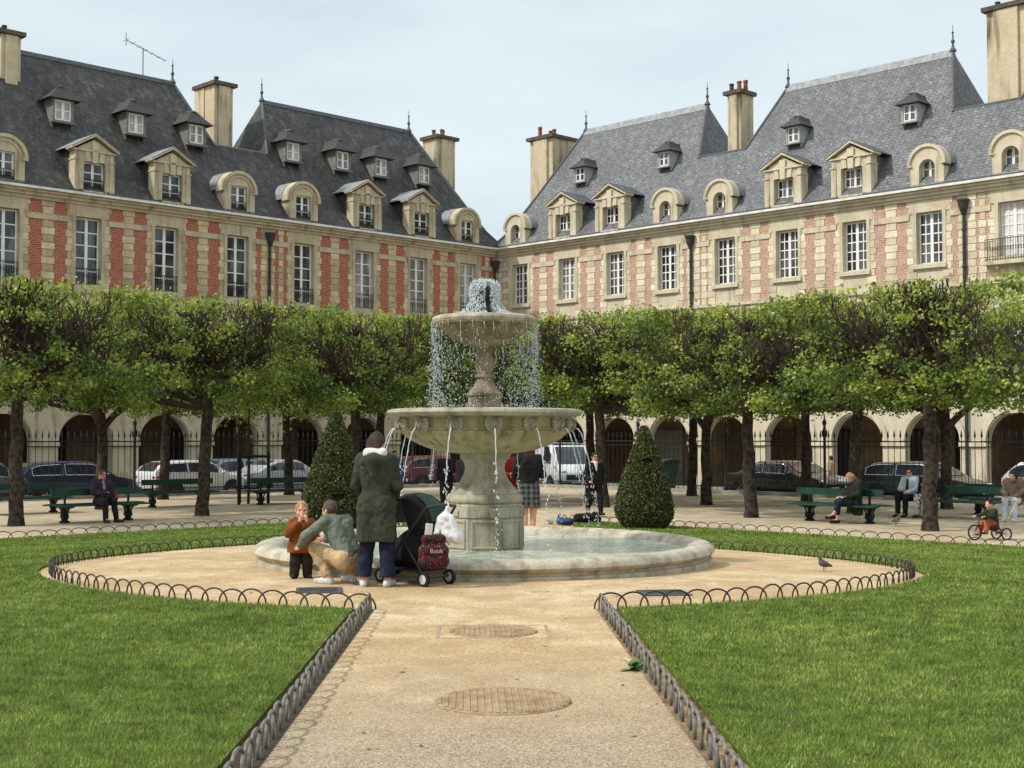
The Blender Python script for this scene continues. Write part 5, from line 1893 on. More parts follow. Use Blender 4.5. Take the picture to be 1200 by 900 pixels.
# ---- the man crouching beside the child
J = standing(1.0, pelvis=(0, .17, .33), waist=(0, .12, .46), chest=(0, -.04, .65), neck=(0, -.13, .80), head=(.0, -.20, .895), shL=(.19, -.09, .76), shR=(-.19, -.09, .76),
             elL=(.36, -.22, .60), elR=(-.33, -.25, .56), wrL=(.27, -.42, .47), wrR=(-.16, -.44, .52), hpL=(.10, .16, .31), hpR=(-.10, .16, .31),
             knL=(.19, -.24, .43), knR=(-.19, -.22, .40), anL=(.16, -.03, .085), anR=(-.15, .05, .10), toL=(.19, -.20, .035), toR=(-.17, -.12, .035), face=(.1, -.95, -.2), curl=.7)
p = gp(399, 684)
mn = person(p, facing(-.75, .65), J, 'man crouching with his back to us in a grey green sweatshirt and beige trousers', .011, hair_col=H_GREY,
       wear=[('sweatshirt', torso(J, .022) + arms(J, .02), C_SAGE, dict(cuts=[(J['neck'] + V3(0, -.03, .05), V3(0, -.5, .86)), (V3(0, .20, .33), V3(0, .35, -.93))])),
             ('collar', [('c', J['neck'] + V3(-.05, .03, -.01), J['neck'] + V3(.05, .03, -.01), .035, .035)], C_WHITE),
             ('trousers', [('c', J['hpL'], J['hpR'], .13, .13)] + legs(J, .022, end=.86), C_BEIGE, dict(k=.05))] + shoe_wear(J, C_SHOE_W))

mn.scale = (.91, .91, .89)
# ---- the toddler
s = .52
J = standing(1.0, head=(0, -.01, .775), neck=(0, .01, .665), chest=(0, .005, .56), waist=(0, 0, .46), pelvis=(0, 0, .38), shL=(.105, .01, .625), shR=(-.105, .01, .625),
             elL=(.145, -.05, .50), elR=(-.15, -.05, .52), wrL=(.045, -.125, .66), wrR=(-.035, -.13, .665), hpL=(.055, 0, .37), hpR=(-.055, 0, .37), knL=(.065, -.01, .20), knR=(-.07, -.01, .20),
             anL=(.07, .01, .05), anR=(-.08, .01, .05), toL=(.09, -.07, .025), toR=(-.10, -.07, .025), face=(-.05, -1, -.1), curl=.9, palmL=(0, 1, .2), palmR=(0, 1, .2), hdL=(-.3, -.1, .9), hdR=(.3, -.1, .9))
p = gp(353, 678)
tp = [('c', lerp(J['chest'], J['sh' + c], .4), lerp(J['pelvis'], J['hp' + c], .6), .085, .105) for c in 'LR'] + [('c', J['shL'], J['shR'], .055, .055)]
tp += [x for c in 'LR' for x in (('c', J['sh' + c], J['el' + c], .052, .046), ('c', J['el' + c], lerp(J['el' + c], J['wr' + c], .8), .046, .04))]
tp += [('c', J['hp' + c], J['hp' + c] + V3(0, 0, -.05), .10, .105) for c in 'LR']
person(p, facing(.28, -1), J, 'toddler in a rust brown jacket holding both hands to the mouth', .0075, hair_col=H_BLOND, hsc=.86, child=True, bsc=.62,
       wear=[('jacket', tp, C_RUST, dict(k=.03, cuts=[(V3(0, 0, .30), V3(0, 0, -1))])), ('hood', [('c', (-.06, .06, .66), (.06, .06, .66), .045, .045)], C_RUST),
             ('trousers', [x for c in 'LR' for x in (('c', J['hp' + c], J['kn' + c], .066, .06), ('c', J['kn' + c], J['an' + c], .06, .052))], C_CHAR, dict(k=.015))] +
            shoe_wear(J, C_CHAR, .62))

# ---- the woman in the checked skirt beyond the basin
def check_mat():
    t = NT('checked_wool')
    o = t.tc.outputs['Object']; sp = t.n('ShaderNodeSeparateXYZ'); t.link(o, sp.inputs[0])
    at_ = t.math('ADD', sp.outputs[0], t.math('MULTIPLY', sp.outputs[1], .6))
    def bars(v, p): return t.ramp(t.math('PINGPONG', v, p), p * .42, p * .55)
    a, b = bars(at_, .045), bars(sp.outputs[2], .045)
    c = t.mix(t.math('MULTIPLY', t.math('ADD', a, b), .5), (.022, .024, .026), (.13, .135, .13))
    return t.done(t.bsdf(c, .9, 0, .2, t.bump(t.noise(12, 3, t.mapping((1, 1, .3))), .4, .02)))


J = standing(1.0, elL=(.24, -.03, 1.12), elR=(-.24, -.03, 1.12), wrL=(.14, -.22, 1.12), wrR=(-.14, -.22, 1.12), anL=(.06, .02, .085), anR=(-.06, .02, .085), knL=(.075, -.01, .49), knR=(-.075, -.01, .49))
p = gp(620, 633)
M_CHECK = check_mat()
person(p, facing(-.1, 1), J, 'woman with long auburn hair in a black top and checked skirt beyond the basin', .014, hair_col=H_AUBURN, hair_len=.38,
       wear=[('top', torso(J, .022) + arms(J, .018), C_BLACK, dict(cuts=[(V3(0, 0, .98), V3(0, 0, -1)), (V3(0, 0, 1.47), V3(0, 0, 1))])),
             ('skirt', [('c', (s_ * .06, 0, 1.0), (s_ * .075, 0, .58), .115, .125) for s_ in (-1, 1)], M_CHECK, dict(cuts=[(V3(0, 0, .56), V3(0, 0, -1)), (V3(0, 0, 1.02), V3(0, 0, 1))]))] + shoe_wear(J, C_SHOE_B))
J = standing(.97, elL=(.24, -.05, 1.12), elR=(-.24, -.05, 1.12), wrL=(.12, -.25, 1.2), wrR=(-.12, -.25, 1.15))
C_RED = cloth('red_cloth', lin(150, 40, 40), lin(106, 28, 28))
person(gp(594, 631), facing(.5, -.8), J, 'person in a red jacket half hidden by the fountain shaft', .015, hair_col=H_AUBURN, hair_len=.2,
       wear=[('jacket', torso(J, .024) + arms(J, .02), C_RED, dict(cuts=[(V3(0, 0, .85), V3(0, 0, -1)), (V3(0, 0, 1.42), V3(0, 0, 1))])), ('trousers', legs(J, .02), C_BLACK)] + shoe_wear(J, C_SHOE_B))

# ---- the walking man
J = standing(1.0, anL=(.08, -.22, .10), knL=(.09, -.17, .50), toL=(.09, -.38, .09), anR=(-.08, .30, .20), knR=(-.09, .02, .49), toR=(-.08, .18, .07), elL=(.25, .12, 1.13), wrL=(.24, .10, .90),
             elR=(-.26, -.02, 1.13), wrR=(-.24, -.2, .98))
person(gp(697, 605.5), facing(.35, -1), J, 'man in black with sunglasses and a white shirt collar striding towards us', .015, hair_col=H_DARK, glasses=True,
       wear=[('jacket', torso(J, .026) + arms(J, .024) + [('c', J['hp' + c], J['hp' + c] + V3(0, 0, -.14), .115, .115) for c in 'LR'], C_BLACK, dict(cuts=[(V3(0, 0, .74), V3(0, 0, -1)), (V3(0, 0, 1.44), V3(0, 0, 1))])),
             ('shirt', [('c', (0, -.075, 1.42), (0, -.125, 1.22), .05, .015), ('c', (-.05, 0, 1.44), (.05, 0, 1.44), .05, .05)], C_WHITE), ('trousers', legs(J, .022), C_BLACK)] + shoe_wear(J, C_SHOE_B, z=-.1))


def sitting(**kw):
    d = dict(pelvis=(0, .0, .53), waist=(0, .02, .66), chest=(0, .02, .87), neck=(0, .02, 1.05), head=(0, -.03, 1.175), shL=(.18, .02, .99), shR=(-.18, .02, .99),
             elL=(.24, -.06, .74), elR=(-.24, -.06, .74), wrL=(.06, -.25, .72), wrR=(-.06, -.25, .72), hpL=(.09, -.02, .51), hpR=(-.09, -.02, .51), knL=(.11, -.42, .52), knR=(-.11, -.42, .52),
             anL=(.11, -.44, .085), anR=(-.11, -.44, .085), toL=(.12, -.60, .035), toR=(-.12, -.60, .035), curl=.8)
    d.update(kw); return standing(1.0, **d)


SIT = []       # benches are placed under these


def seat(px, py, back=.43):
    return gp(px, py)


C_PLUM = cloth('plum_coat', lin(62, 54, 66), lin(44, 38, 48))
# ---- left: the old woman on the bench; her feet at (130, 612)
J = sitting(anL=(.17, -.46, .085), toL=(.26, -.58, .035), face=(.25, -1, -.25))
OLD = gp(129, 612.5)
fo_dir = Vector((nL.x, nL.y, 0))
person(OLD - fo_dir * .46, facing(nL.x, nL.y), J, 'old woman in a plum coat and sunglasses sitting on the left bench', .014, hair_col=H_GREY, glasses=True,
       wear=[('coat', torso(J, .034) + arms(J, .03) + [('c', J['hp' + c], lerp(J['hp' + c], J['kn' + c], .8), .115, .10) for c in 'LR'], C_PLUM, dict(cuts=[(V3(0, 0, 1.08), V3(0, 0, 1))])),
             ('scarf', [('c', (-.06, 0, 1.05), (.06, 0, 1.05), .055, .055), ('c', (0, -.09, 1.0), (0, -.15, .82), .035, .03)], cloth('pale_scarf', lin(176, 140, 136), lin(140, 104, 104))),
             ('trousers', legs(J, .022), C_BLACK)] + shoe_wear(J, C_SHOE_B))

# ---- right: the woman reading, the couple, the mother and child
J = sitting(head=(0, -.14, 1.12), neck=(0, -.02, 1.03), face=(0, -.75, -.65), knL=(.08, -.44, .56), anL=(.0, -.60, .22), toL=(-.02, -.76, .15), wrL=(.08, -.34, .64), wrR=(-.08, -.34, .64))
RD = gp(998, 613.5)
dirR = Vector((-.97, -.22, 0)).normalized()
BC1 = gp(983.5, 611.5)
rb = BC1 + nR * .24 + dR * .62; rb.z = BC1.z
person(rb, facing(dirR.x, dirR.y), J, 'woman in a dark coat bending over a paper on the right bench', .014, hair_col=H_BLOND, hair_len=.12,
       wear=[('coat', torso(J, .034) + arms(J, .028) + [('c', J['hp' + c], J['hp' + c] + V3(0, .06, -.22), .11, .10) for c in 'LR'], cloth('dark_green_coat', lin(48, 50, 46), lin(34, 36, 33)), dict(cuts=[(V3(0, 0, 1.08), V3(0, 0, 1))])),
             ('trousers', legs(J, .022, end=.62), C_NAVY)] + shoe_wear(J, C_SHOE_B))
mb = MB(); mb.obox((0, 0, 0), (.30, .22, .006), Matrix.Rotation(rad(20), 3, 'X')); q = mb.build('open_paper', C_WHITE, None, False, (rb.x + dirR.x * .36, rb.y + dirR.y * .36, rb.z + .66), (0, 0, facing(dirR.x, dirR.y)))
tag(q, 'white paper open on the lap of the woman on the right bench', 'paper')

J = sitting(face=(.35, -1, -.1), wrL=(.1, -.3, .66))
MW = gp(1056, 606)
C_SHIRT = cloth('white_shirt', lin(206, 214, 224), lin(178, 188, 200))
person(MW - Vector((nR.x, nR.y, 0)) * .46, facing(nR.x, nR.y), J, 'man in a white shirt and dark tie on the bench by the thick trunk', .014, hair_col=H_DARK, glasses=True,
       wear=[('shirt', torso(J, .022) + arms(J, .022), C_SHIRT, dict(cuts=[(V3(0, 0, 1.06), V3(0, 0, 1)), (V3(0, 0, .52), V3(0, 0, -1))])),
             ('tie', [('c', (0, -.115, .99), (0, -.14, .68), .02, .032)], C_BLACK), ('trousers', legs(J, .022), C_BLACK)] + shoe_wear(J, C_SHOE_B))


def leafprint():
    t = NT('white_print_cloth')
    vo = t.n('ShaderNodeTexVoronoi'); t.link(t.tc.outputs['Object'], vo.inputs['Vector']); vo.inputs['Scale'].default_value = 16; vo.feature = 'DISTANCE_TO_EDGE'
    return t.done(t.bsdf(t.mix(t.ramp(vo.outputs[0], .06, .14), (.03, .03, .03), lin(206, 204, 198)), .9, 0, .2))


J = sitting(face=(-.5, -1, -.1), wrL=(.12, -.2, .8), wrR=(-.05, -.28, .84))
M_PRINT = leafprint()
person(gp(1079, 607) - Vector((nR.x, nR.y, 0)) * .46, facing(nR.x, nR.y), J, 'woman in printed black and white trousers half behind the thick trunk', .015, hair_col=H_DARK, hair_len=.2,
       wear=[('top', torso(J, .022) + arms(J, .02), C_BLACK, dict(cuts=[(V3(0, 0, 1.06), V3(0, 0, 1))])), ('trousers', legs(J, .04), M_PRINT)] + shoe_wear(J, C_SHOE_B))

# child on the tricycle, and the woman bending behind
TRI = gp(1163, 632)
td = Vector((-.96, -.28, 0)).normalized(); ta = facing(td.x, td.y)
J = standing(1.0, head=(0, -.06, .70), neck=(0, -.03, .60), chest=(0, 0, .50), waist=(0, .02, .40), pelvis=(0, .03, .33), shL=(.11, -.01, .565), shR=(-.11, -.01, .565), elL=(.16, -.13, .47), elR=(-.16, -.13, .47),
             wrL=(.15, -.28, .46), wrR=(-.15, -.28, .46), hpL=(.06, .02, .32), hpR=(-.06, .02, .32), knL=(.10, -.20, .33), knR=(-.10, -.18, .28), anL=(.10, -.22, .14), anR=(-.10, -.24, .10), toL=(.11, -.30, .12),
             toR=(-.11, -.32, .08), face=(.1, -1, -.15), curl=1.0)
tp = [('c', lerp(J['chest'], J['sh' + c], .4), lerp(J['pelvis'], J['hp' + c], .6), .08, .09) for c in 'LR'] + [('c', J['shL'], J['shR'], .055, .055)]
tp += [x for c in 'LR' for x in (('c', J['sh' + c], J['el' + c], .05, .044), ('c', J['el' + c], lerp(J['el' + c], J['wr' + c], .85), .044, .036))]
pc = person(TRI + Vector((0, 0, .02)), ta, J, 'child in a dark jacket and orange trousers riding a tricycle', .0095, hair_col=H_DARK, hsc=.85, bsc=.62,
            wear=[('jacket', tp, cloth('dark_olive_jacket', lin(54, 58, 46), lin(40, 42, 34)), dict(k=.03)),
                  ('trousers', [x for c in 'LR' for x in (('c', J['hp' + c], J['kn' + c], .062, .055), ('c', J['kn' + c], J['an' + c], .055, .045))], cloth('orange_trousers', lin(168, 96, 58), lin(130, 72, 44)), dict(k=.02))] +
                 shoe_wear(J, C_CHAR, .62))
J = sitting(head=(0, -.12, 1.13), neck=(0, -.02, 1.04), face=(-.1, -.9, -.4), wrL=(.1, -.38, .6), wrR=(-.1, -.38, .62))
MP = gp(1190, 611)
person(MP + Vector((.1, .35, 0)), facing(-.55, -.8), J, 'dark haired woman sitting behind the tricycle at the right edge', .015, hair_col=H_DARK, hair_len=.14,
       wear=[('jacket', torso(J, .03) + arms(J, .026), cloth('taupe_jacket', lin(120, 100, 88), lin(92, 76, 66)), dict(cuts=[(V3(0, 0, 1.07), V3(0, 0, 1))])), ('trousers', legs(J, .024), C_SHIRT)] + shoe_wear(J, C_SHOE_W))

# pedestrians beyond the railings
J = standing(1.0, knL=(.1, -.12, .5), anL=(.1, -.2, .1), toL=(.1, -.36, .05), anR=(-.1, .25, .12), toR=(-.1, .1, .04), elL=(.26, .1, 1.13), wrL=(.25, .05, .9))
person(LP('R', t_at('R', 973, 7.0), 7.0), facing(dR.x * -1, dR.y * -1), J, 'pedestrian in a beige coat walking on the street behind the railings', .018, hair_col=H_DARK,
       wear=[('coat', coat(J, .03, .8, .1), cloth('beige_coat', lin(186, 160, 132), lin(160, 134, 108)), dict(cuts=[(V3(0, 0, .8), V3(0, 0, -1)), (V3(0, 0, 1.46), V3(0, 0, 1))])), ('trousers', legs(J, .02), C_BEIGE)] + shoe_wear(J, C_SHOE_B))
J = standing(1.02, elL=(.25, -.08, 1.13), wrL=(.1, -.25, 1.15))
person(gp(523, 598), facing(-.3, -1), J, 'person in dark clothes standing between the streams left of the shaft', .016, hair_col=H_DARK,
       wear=[('jacket', torso(J, .03) + arms(J, .026), C_BLACK, dict(cuts=[(V3(0, 0, 1.48), V3(0, 0, 1))])), ('trousers', legs(J, .03), C_CHAR)] + shoe_wear(J, C_SHOE_B))
J = standing(1.0)
person(gp(546, 599), facing(.2, -1), J, 'person in a plum jacket beside the left edge of the fountain shaft', .016, hair_col=H_DARK,
       wear=[('jacket', torso(J, .03) + arms(J, .026), C_PLUM, dict(cuts=[(V3(0, 0, 1.46), V3(0, 0, 1))])), ('trousers', legs(J, .03), C_BLACK)] + shoe_wear(J, C_SHOE_B))
J = standing(1.0)
person(gp(462, 594), facing(.3, -1), J, 'person in a blue jacket seen past the parka shoulder', .016, hair_col=H_DARK,
       wear=[('jacket', torso(J, .03) + arms(J, .026), cloth('blue_jacket', lin(52, 92, 150), lin(36, 66, 112)), dict(cuts=[(V3(0, 0, 1.46), V3(0, 0, 1))])), ('trousers', legs(J, .03), C_BLACK)] + shoe_wear(J, C_SHOE_B))
# ================================================================ BENCHES
M_BENCH = mat('bench_green', lin(29, 72, 57), lin(22, 55, 45), scale=6, rough=.5, spec=.4)
M_BENCHD = mat('bench_iron', lin(26, 40, 34), lin(18, 26, 24), scale=8, rough=.5)


def bench_meshes(L=2.45):
    st = []
    for s in (-1, 1):
        mb = MB()
        for k in range(3): mb.box(-L / 2, L / 2, s * (.10 + k * .15) - .06, s * (.10 + k * .15) + .06, .43 - .012 * k, .465 - .012 * k)
        st.append(mb.mesh('seat', M_BENCH))
    bk = MB(); bk.box(-L / 2, L / 2, -.03, .03, .66, .83); 
    lg = MB()
    lg.lathe([(.13, 0), (.13, .03), (.075, .06), (.095, .12), (.095, .17), (.05, .24), (.06, .30), (.12, .36)], 10)
    lg.prism([(-.46, .425), (.46, .425), (.44, .39), (.14, .33), (-.14, .33), (-.44, .39)], -.05, .05, 'x')
    for s in (-1, 1): lg.tube([(0, s * .08, .06), (0, s * .2, .14), (0, s * .15, .26), (0, s * .28, .38)], .022, 6)
    lg.box(-.022, .022, -.022, .022, .36, .80)
    return st, bk.mesh('backrest', M_BENCH), lg.mesh('leg', M_BENCHD, True)


BS, BB, BLG = bench_meshes()


def bench(p, rz, label):
    root = empty('park_bench', p, rz, label, 'bench', 'green park benches under the limes')
    for m in BS: put('seat', m, root)
    put('backrest', BB, root)
    for x in (-.86, .86): put('leg', BLG, root, (x, 0, 0))
    return root


bl = OLD - fo_dir * .78; bl.z = gz(bl.x, bl.y)
bl = bl + dL * -.05
bench(bl, RZL, 'green double sided bench with the old woman in plum on it')
b = gp(40, 601); bench(b + dL * .3, RZL, 'green bench in the second row behind the thick trunk at the left edge')
b = gp(208, 593); bench(b, RZL, 'green bench between the old woman and the straight dark trunk')
b = gp(332, 590); bench(b, RZL, 'green bench beside the staked young tree')
bench(BC1, RZR, 'green bench with the woman reading a paper on its end')
bc2 = MW - nR * .80 + dR * 1.15; bc2.z = gz(bc2.x, bc2.y); bench(bc2, RZR, 'green bench behind the thick trunk on the right')
bench(gp(1182, 604), RZR, 'green bench at the right edge behind the tricycle')

# ================================================================ THINGS ON AND BESIDE PEOPLE
# pushchair
M_PRAM = cloth('black_pram_fabric', (.016, .016, .018), (.012, .012, .013), .8)
M_PRAMG = cloth('green_pram_lining', lin(62, 82, 64), lin(44, 60, 48), .8)
M_FRAME = mat('pram_frame', (.025, .025, .027), rough=.35, spec=.5)
M_TYRE = mat('rubber_tyre', (.022, .022, .022), rough=.85)
M_HUB = mat('pale_wheel_hub', lin(206, 204, 198), lin(170, 168, 164), rough=.5)
PR = gp(486, 684)
pram = empty('pushchair', PR, facing(-.75, .66), 'black pushchair with a green lined hood parked behind the woman', 'pushchair')
mb = MB()                                                   # hood: half drum of fabric, open to the front
N = 12
def hood_ring(rm, w, off):
    return [(w, off - rm * math.cos(a) * .85, .66 + rm * math.sin(a)) for a in np.linspace(.1, PI * .93, N + 1)]
for (rm, m, nm) in ((.385, M_PRAM, 'hood'), (.365, M_PRAMG, 'hood_lining')):
    hb = MB(); rows = [[(x * (.195 if rm > .37 else .18), .02 + (-rm * math.cos(a)) * .95, .62 + rm * math.sin(a) * (1 - .14 * abs(x) ** 3)) for a in np.linspace(.1, PI * .98, N + 1)] for x in (-1, -.8, -.4, 0, .4, .8, 1)]
    for i in range(len(rows) - 1):
        hb.add(rows[i] + rows[i + 1], [(j, j + 1, N + 1 + j + 1, N + 1 + j) for j in range(N)])
    for x in (-1, 1):
        pts = [(x * (.195 if rm > .37 else .18), .02 - rm * math.cos(a) * .95, .62 + rm * math.sin(a) * .86) for a in np.linspace(PI * .45, PI * .98, N + 1)]
        hb.add([(x * (.195 if rm > .37 else .18), .1, .60)] + pts, [(0, j + 1, j + 2) for j in range(N)])
    hb.build(nm, m, pram, True)
hb = MB(); rows = [[(x * .195, .02 - .393 * math.cos(a) * .95, .62 + .393 * math.sin(a) * (1 - .14 * abs(x) ** 3)) for a in np.linspace(PI * .60, PI * .93, 9)] for x in (-.62, -.3, 0, .3, .62)]
for i in range(4): hb.add(rows[i] + rows[i + 1], [(j, j + 1, 10 + j, 9 + j) for j in range(8)])
hb.build('rear_window', M_PRAMG, pram, True)
put('seat', sdf_mesh('seat', [('c', (0, .18, .75), (0, .10, .38), .16, .18), ('c', (0, .10, .38), (0, -.22, .34), .18, .15), ('c', (0, -.22, .34), (0, -.34, .18), .13, .11)], .014, M_PRAM, .06), pram)
put('footmuff', sdf_mesh('footmuff', [('c', (0, -.02, .46), (0, -.30, .30), .15, .14)], .014, M_PRAM, .05), pram)
fr = MB()
for s in (-1, 1):
    fr.tube([(s * .23, .40, .86), (s * .24, .30, .74), (s * .24, .05, .48), (s * .17, -.33, .12)], .014, 7)
    fr.tube([(s * .22, .04, .50), (s * .185, .34, .10)], .014, 7)
fr.tube([(-.23, .40, .86), (0, .43, .88), (.23, .40, .86)], .018, 7); fr.tube([(-.19, .34, .10), (.19, .34, .10)], .012, 6); fr.tube([(-.17, -.33, .12), (.17, -.33, .12)], .012, 6)
fr.build('frame', M_FRAME, pram, True)
bk = MB(); bk.box(-.2, .2, -.22, .28, .16, .18); bk.box(-.2, .2, .26, .28, .18, .30); bk.build('basket', M_PRAM, pram)


def wheel_pair(me_t, me_h, root, x, y, r, rot=(0, 0, 0)):
    w = put('wheel', me_t, root, (x, y, r), rot); put('hub', me_h, w); return w


def small_wheel(r, w):
    t = MB(); pr = [(r * .62, -w / 2), (r * .92, -w / 2), (r, -w * .3), (r, w * .3), (r * .92, w / 2), (r * .62, w / 2), (r * .62, -w / 2)]
    n = 24
    vs, fs = [], []
    for i, (q, x) in enumerate(pr[:-1]):
        for k in range(n): vs.append((x, q * math.cos(2 * PI * k / n), q * math.sin(2 * PI * k / n)))
    m = len(pr) - 1
    for i in range(m):
        for k in range(n): fs.append((i * n + k, i * n + (k + 1) % n, ((i + 1) % m) * n + (k + 1) % n, ((i + 1) % m) * n + k))
    t.add(vs, fs)
    h = MB(); h.prism([(r * .63 * math.cos(2 * PI * k / 16), r * .63 * math.sin(2 * PI * k / 16)) for k in range(16)], -w * .4, w * .4, 'x')
    return t.mesh('wheel', M_TYRE, True), h.mesh('hub', M_HUB)


WT, WH = small_wheel(.085, .045)
for s in (-1, 1):
    wheel_pair(WT, WH, pram, s * .20, .34, .085); wheel_pair(WT, WH, pram, s * .18, -.35, .085)


def red_print():
    t = NT('red_black_print')
    c = t.mix(t.ramp(t.noise(34, 4, dist=.8), .50, .60), (.016, .013, .013), lin(112, 26, 34))
    c = t.mix(t.ramp(t.noise(60, 3), .64, .7), c, lin(210, 150, 140))
    return t.done(t.bsdf(c, .8, 0, .25, t.bump(t.noise(8, 4), .5, .03)))


q = at(508, 662, PR.y - .48)
bag = put('shopping_bag', sdf_mesh('shopping_bag', [('c', (-.10, 0, .10), (.10, 0, .10), .085, .085), ('c', (-.09, 0, .36), (.09, 0, .36), .055, .055), ('c', (-.10, 0, .22), (.10, 0, .22), .08, .08)], .012, red_print(), .05), None, (q.x, q.y, .20), (0, 0, rad(6)))
bag.scale = (.92, .92, .92)
tag(bag, 'red and black printed cloth bag hanging on the back of the pushchair', 'bag')
mb = MB()
for x in (-.08, .08): mb.tube([(x, .03, .40), (x, .06, .50), (x * .7, .12, .62)], .009, 5)
mb.build('strap', M_PRAM, bag)
mb = MB(); mb.obox((-.055, .0, .46), (.085, .05, .15), Matrix.Rotation(rad(6), 3, 'Y')); bevel(mb.build('paper_packet', C_WHITE, bag), .008)
cu = bpy.data.curves.new('lettering', 'FONT'); cu.body = 'Book'; cu.size = .072; cu.extrude = .002; cu.align_x = 'CENTER'
to_ = bpy.data.objects.new('lettering', cu); COL.objects.link(to_)
lme = bpy.data.meshes.new_from_object(to_.evaluated_get(bpy.context.evaluated_depsgraph_get())); bpy.data.objects.remove(to_); lme.name = 'lettering'; lme.materials.clear(); lme.materials.append(mat('bag_letter_white', lin(196, 176, 172), rough=.7))
to = put('lettering', lme, bag); to.location = (.03, -.092, .20); to.rotation_euler = (PI / 2, 0, 0)

M_POLY = cloth('white_plastic_bag', lin(226, 226, 224), lin(206, 206, 206), .4)
q = at(524, 632, PR.y - .40)
wb = put('plastic_bag', sdf_mesh('plastic_bag', [('c', (-.10, 0, .05), (.12, 0, .03), .045, .05), ('c', (-.10, 0, .05), (-.07, 0, .24), .045, .04), ('c', (.12, 0, .04), (.03, 0, .25), .05, .04), ('c', (0, 0, .06), (-.02, 0, .24), .055, .045), ('c', (-.02, 0, .26), (.0, .01, .36), .035, .014)], .01, M_POLY, .04, fold=.012), None, (q.x, q.y, q.z - .02), (0, 0, rad(-8)))
tag(wb, 'white plastic carrier bag tied to the handle of the pushchair', 'bag')
mb = MB(); mb.tube([(.02, .01, .34), (.0, .03, .42)], .008, 5); mb.build('handle', M_POLY, wb)

# handbag and red bag of the old woman; bags on the grass
q = OLD - fo_dir * .12; hbg = put('handbag', sdf_mesh('handbag', [('c', (-.11, 0, .08), (.11, 0, .08), .075, .075), ('c', (-.1, 0, .16), (.1, 0, .16), .045, .045)], .014, C_BLACK, .05), None, (q.x, q.y, q.z + .54), (0, 0, facing(nL.x, nL.y)))
tag(hbg, 'black handbag on the lap of the old woman', 'handbag')
mb = MB(); mb.tube([(-.08, 0, .19), (-.04, 0, .27), (.04, 0, .27), (.08, 0, .19)], .01, 5); mb.build('handle', M_PRAM, hbg)
q = OLD - fo_dir * .55 - dL * .34
rbg = put('tote_bag', sdf_mesh('tote_bag', [('c', (-.08, 0, .09), (.08, 0, .09), .08, .08), ('c', (-.07, 0, .22), (.07, 0, .22), .06, .06)], .014, cloth('red_flower_bag', lin(176, 60, 62), lin(110, 36, 40), scale=20), .05), None, (q.x, q.y, gz(q.x, q.y) + .465), (0, 0, RZL))
tag(rbg, 'red patterned bag on the bench seat beside the old woman', 'bag')
mb = MB(); mb.tube([(-.05, 0, .26), (-.03, 0, .38), (.03, 0, .38), (.05, 0, .26)], .01, 5); mb.build('handle', M_PRAM, rbg)
q = gp(682, 614); rk = put('rucksack', sdf_mesh('rucksack', [('c', (-.1, 0, .12), (.38, .05, .10), .12, .11), ('c', (.30, 0, .15), (.34, 0, .24), .1, .06), ('c', (-.1, 0, .14), (.12, 0, .2), .09, .06)], .018, C_BLACK, .05), None, (q.x, q.y, q.z + .01), (0, 0, rad(8)))
tag(rk, 'black rucksack lying on the grass behind the basin', 'bag')
mb = MB(); mb.tube([(.2, -.05, .2), (.28, -.1, .3), (.36, -.06, .2)], .014, 5); mb.build('strap', M_PRAM, rk)
q = gp(661, 616); bb = put('sports_bag', sdf_mesh('sports_bag', [('c', (-.1, 0, .10), (.14, 0, .09), .09, .09), ('c', (-.12, 0, .14), (-.14, 0, .24), .03, .02)], .016, cloth('blue_black_bag', lin(54, 90, 140), (.02, .02, .025), scale=5), .05), None, (q.x, q.y - .1, q.z + .01), (0, 0, 0))
tag(bb, 'small blue and black bag beside the rucksack', 'bag')
mb = MB(); mb.tube([(-.06, -.02, .17), (0, -.03, .25), (.08, -.02, .17)], .012, 5); mb.build('handle', M_PRAM, bb)

# ---------------------------------------------------------------- tricycle
tri = empty('tricycle', TRI, ta, 'child tricycle with a pale push bar at the right edge', 'tricycle')
T1, H1 = small_wheel(.15, .035); T2, H2 = small_wheel(.115, .035)
def spoke_wheel(r):
    t = MB(); ring = [(0, r * math.cos(a), r * math.sin(a)) for a in np.linspace(0, 2 * PI, 25)]
    t.tube(ring, .017, 6, cap=False); t2 = MB()
    for k in range(8):
        a = PI * k / 8; t2.tube([(0, -r * math.cos(a), -r * math.sin(a)), (0, r * math.cos(a), r * math.sin(a))], .004, 4)
    t2.ball((0, 0, 0), .025, 8, 6)
    return t.mesh('wheel', M_TYRE, True), t2.mesh('spokes', M_HUB)
for x, y, r in ((0, -.42, .15), (-.17, .22, .115), (.17, .22, .115)):
    a_, b_ = spoke_wheel(r); w_ = put('wheel', a_, tri, (x, y, r)); put('spokes', b_, w_)
mb = MB()
mb.tube([(0, -.42, .15), (0, -.34, .30), (0, -.30, .46)], .015, 7); mb.tube([(0, -.33, .30), (0, -.05, .20), (0, .22, .13)], .017, 7); mb.tube([(-.17, .22, .115), (.17, .22, .115)], .012, 6)
mb.build('frame', mat('trike_frame', lin(120, 60, 50), lin(90, 44, 40), rough=.4), tri, True)
mb = MB(); mb.tube([(-.17, -.27, .47), (0, -.30, .46), (.17, -.27, .47)], .014, 7); mb.build('handlebar', M_FRAME, tri, True)
mb = MB(); mb.tube([(0, .20, .15), (0, .45, .52), (0, .62, .80)], .013, 6); mb.tube([(-.12, .62, .80), (.12, .62, .80)], .016, 6); mb.build('push_bar', mat('pale_wood_bar', lin(196, 166, 126), lin(160, 130, 96), rough=.6), tri, True)
put('saddle', sdf_mesh('saddle', [('c', (0, -.04, .245), (0, .10, .25), .045, .07)], .012, M_FRAME, .02), tri)


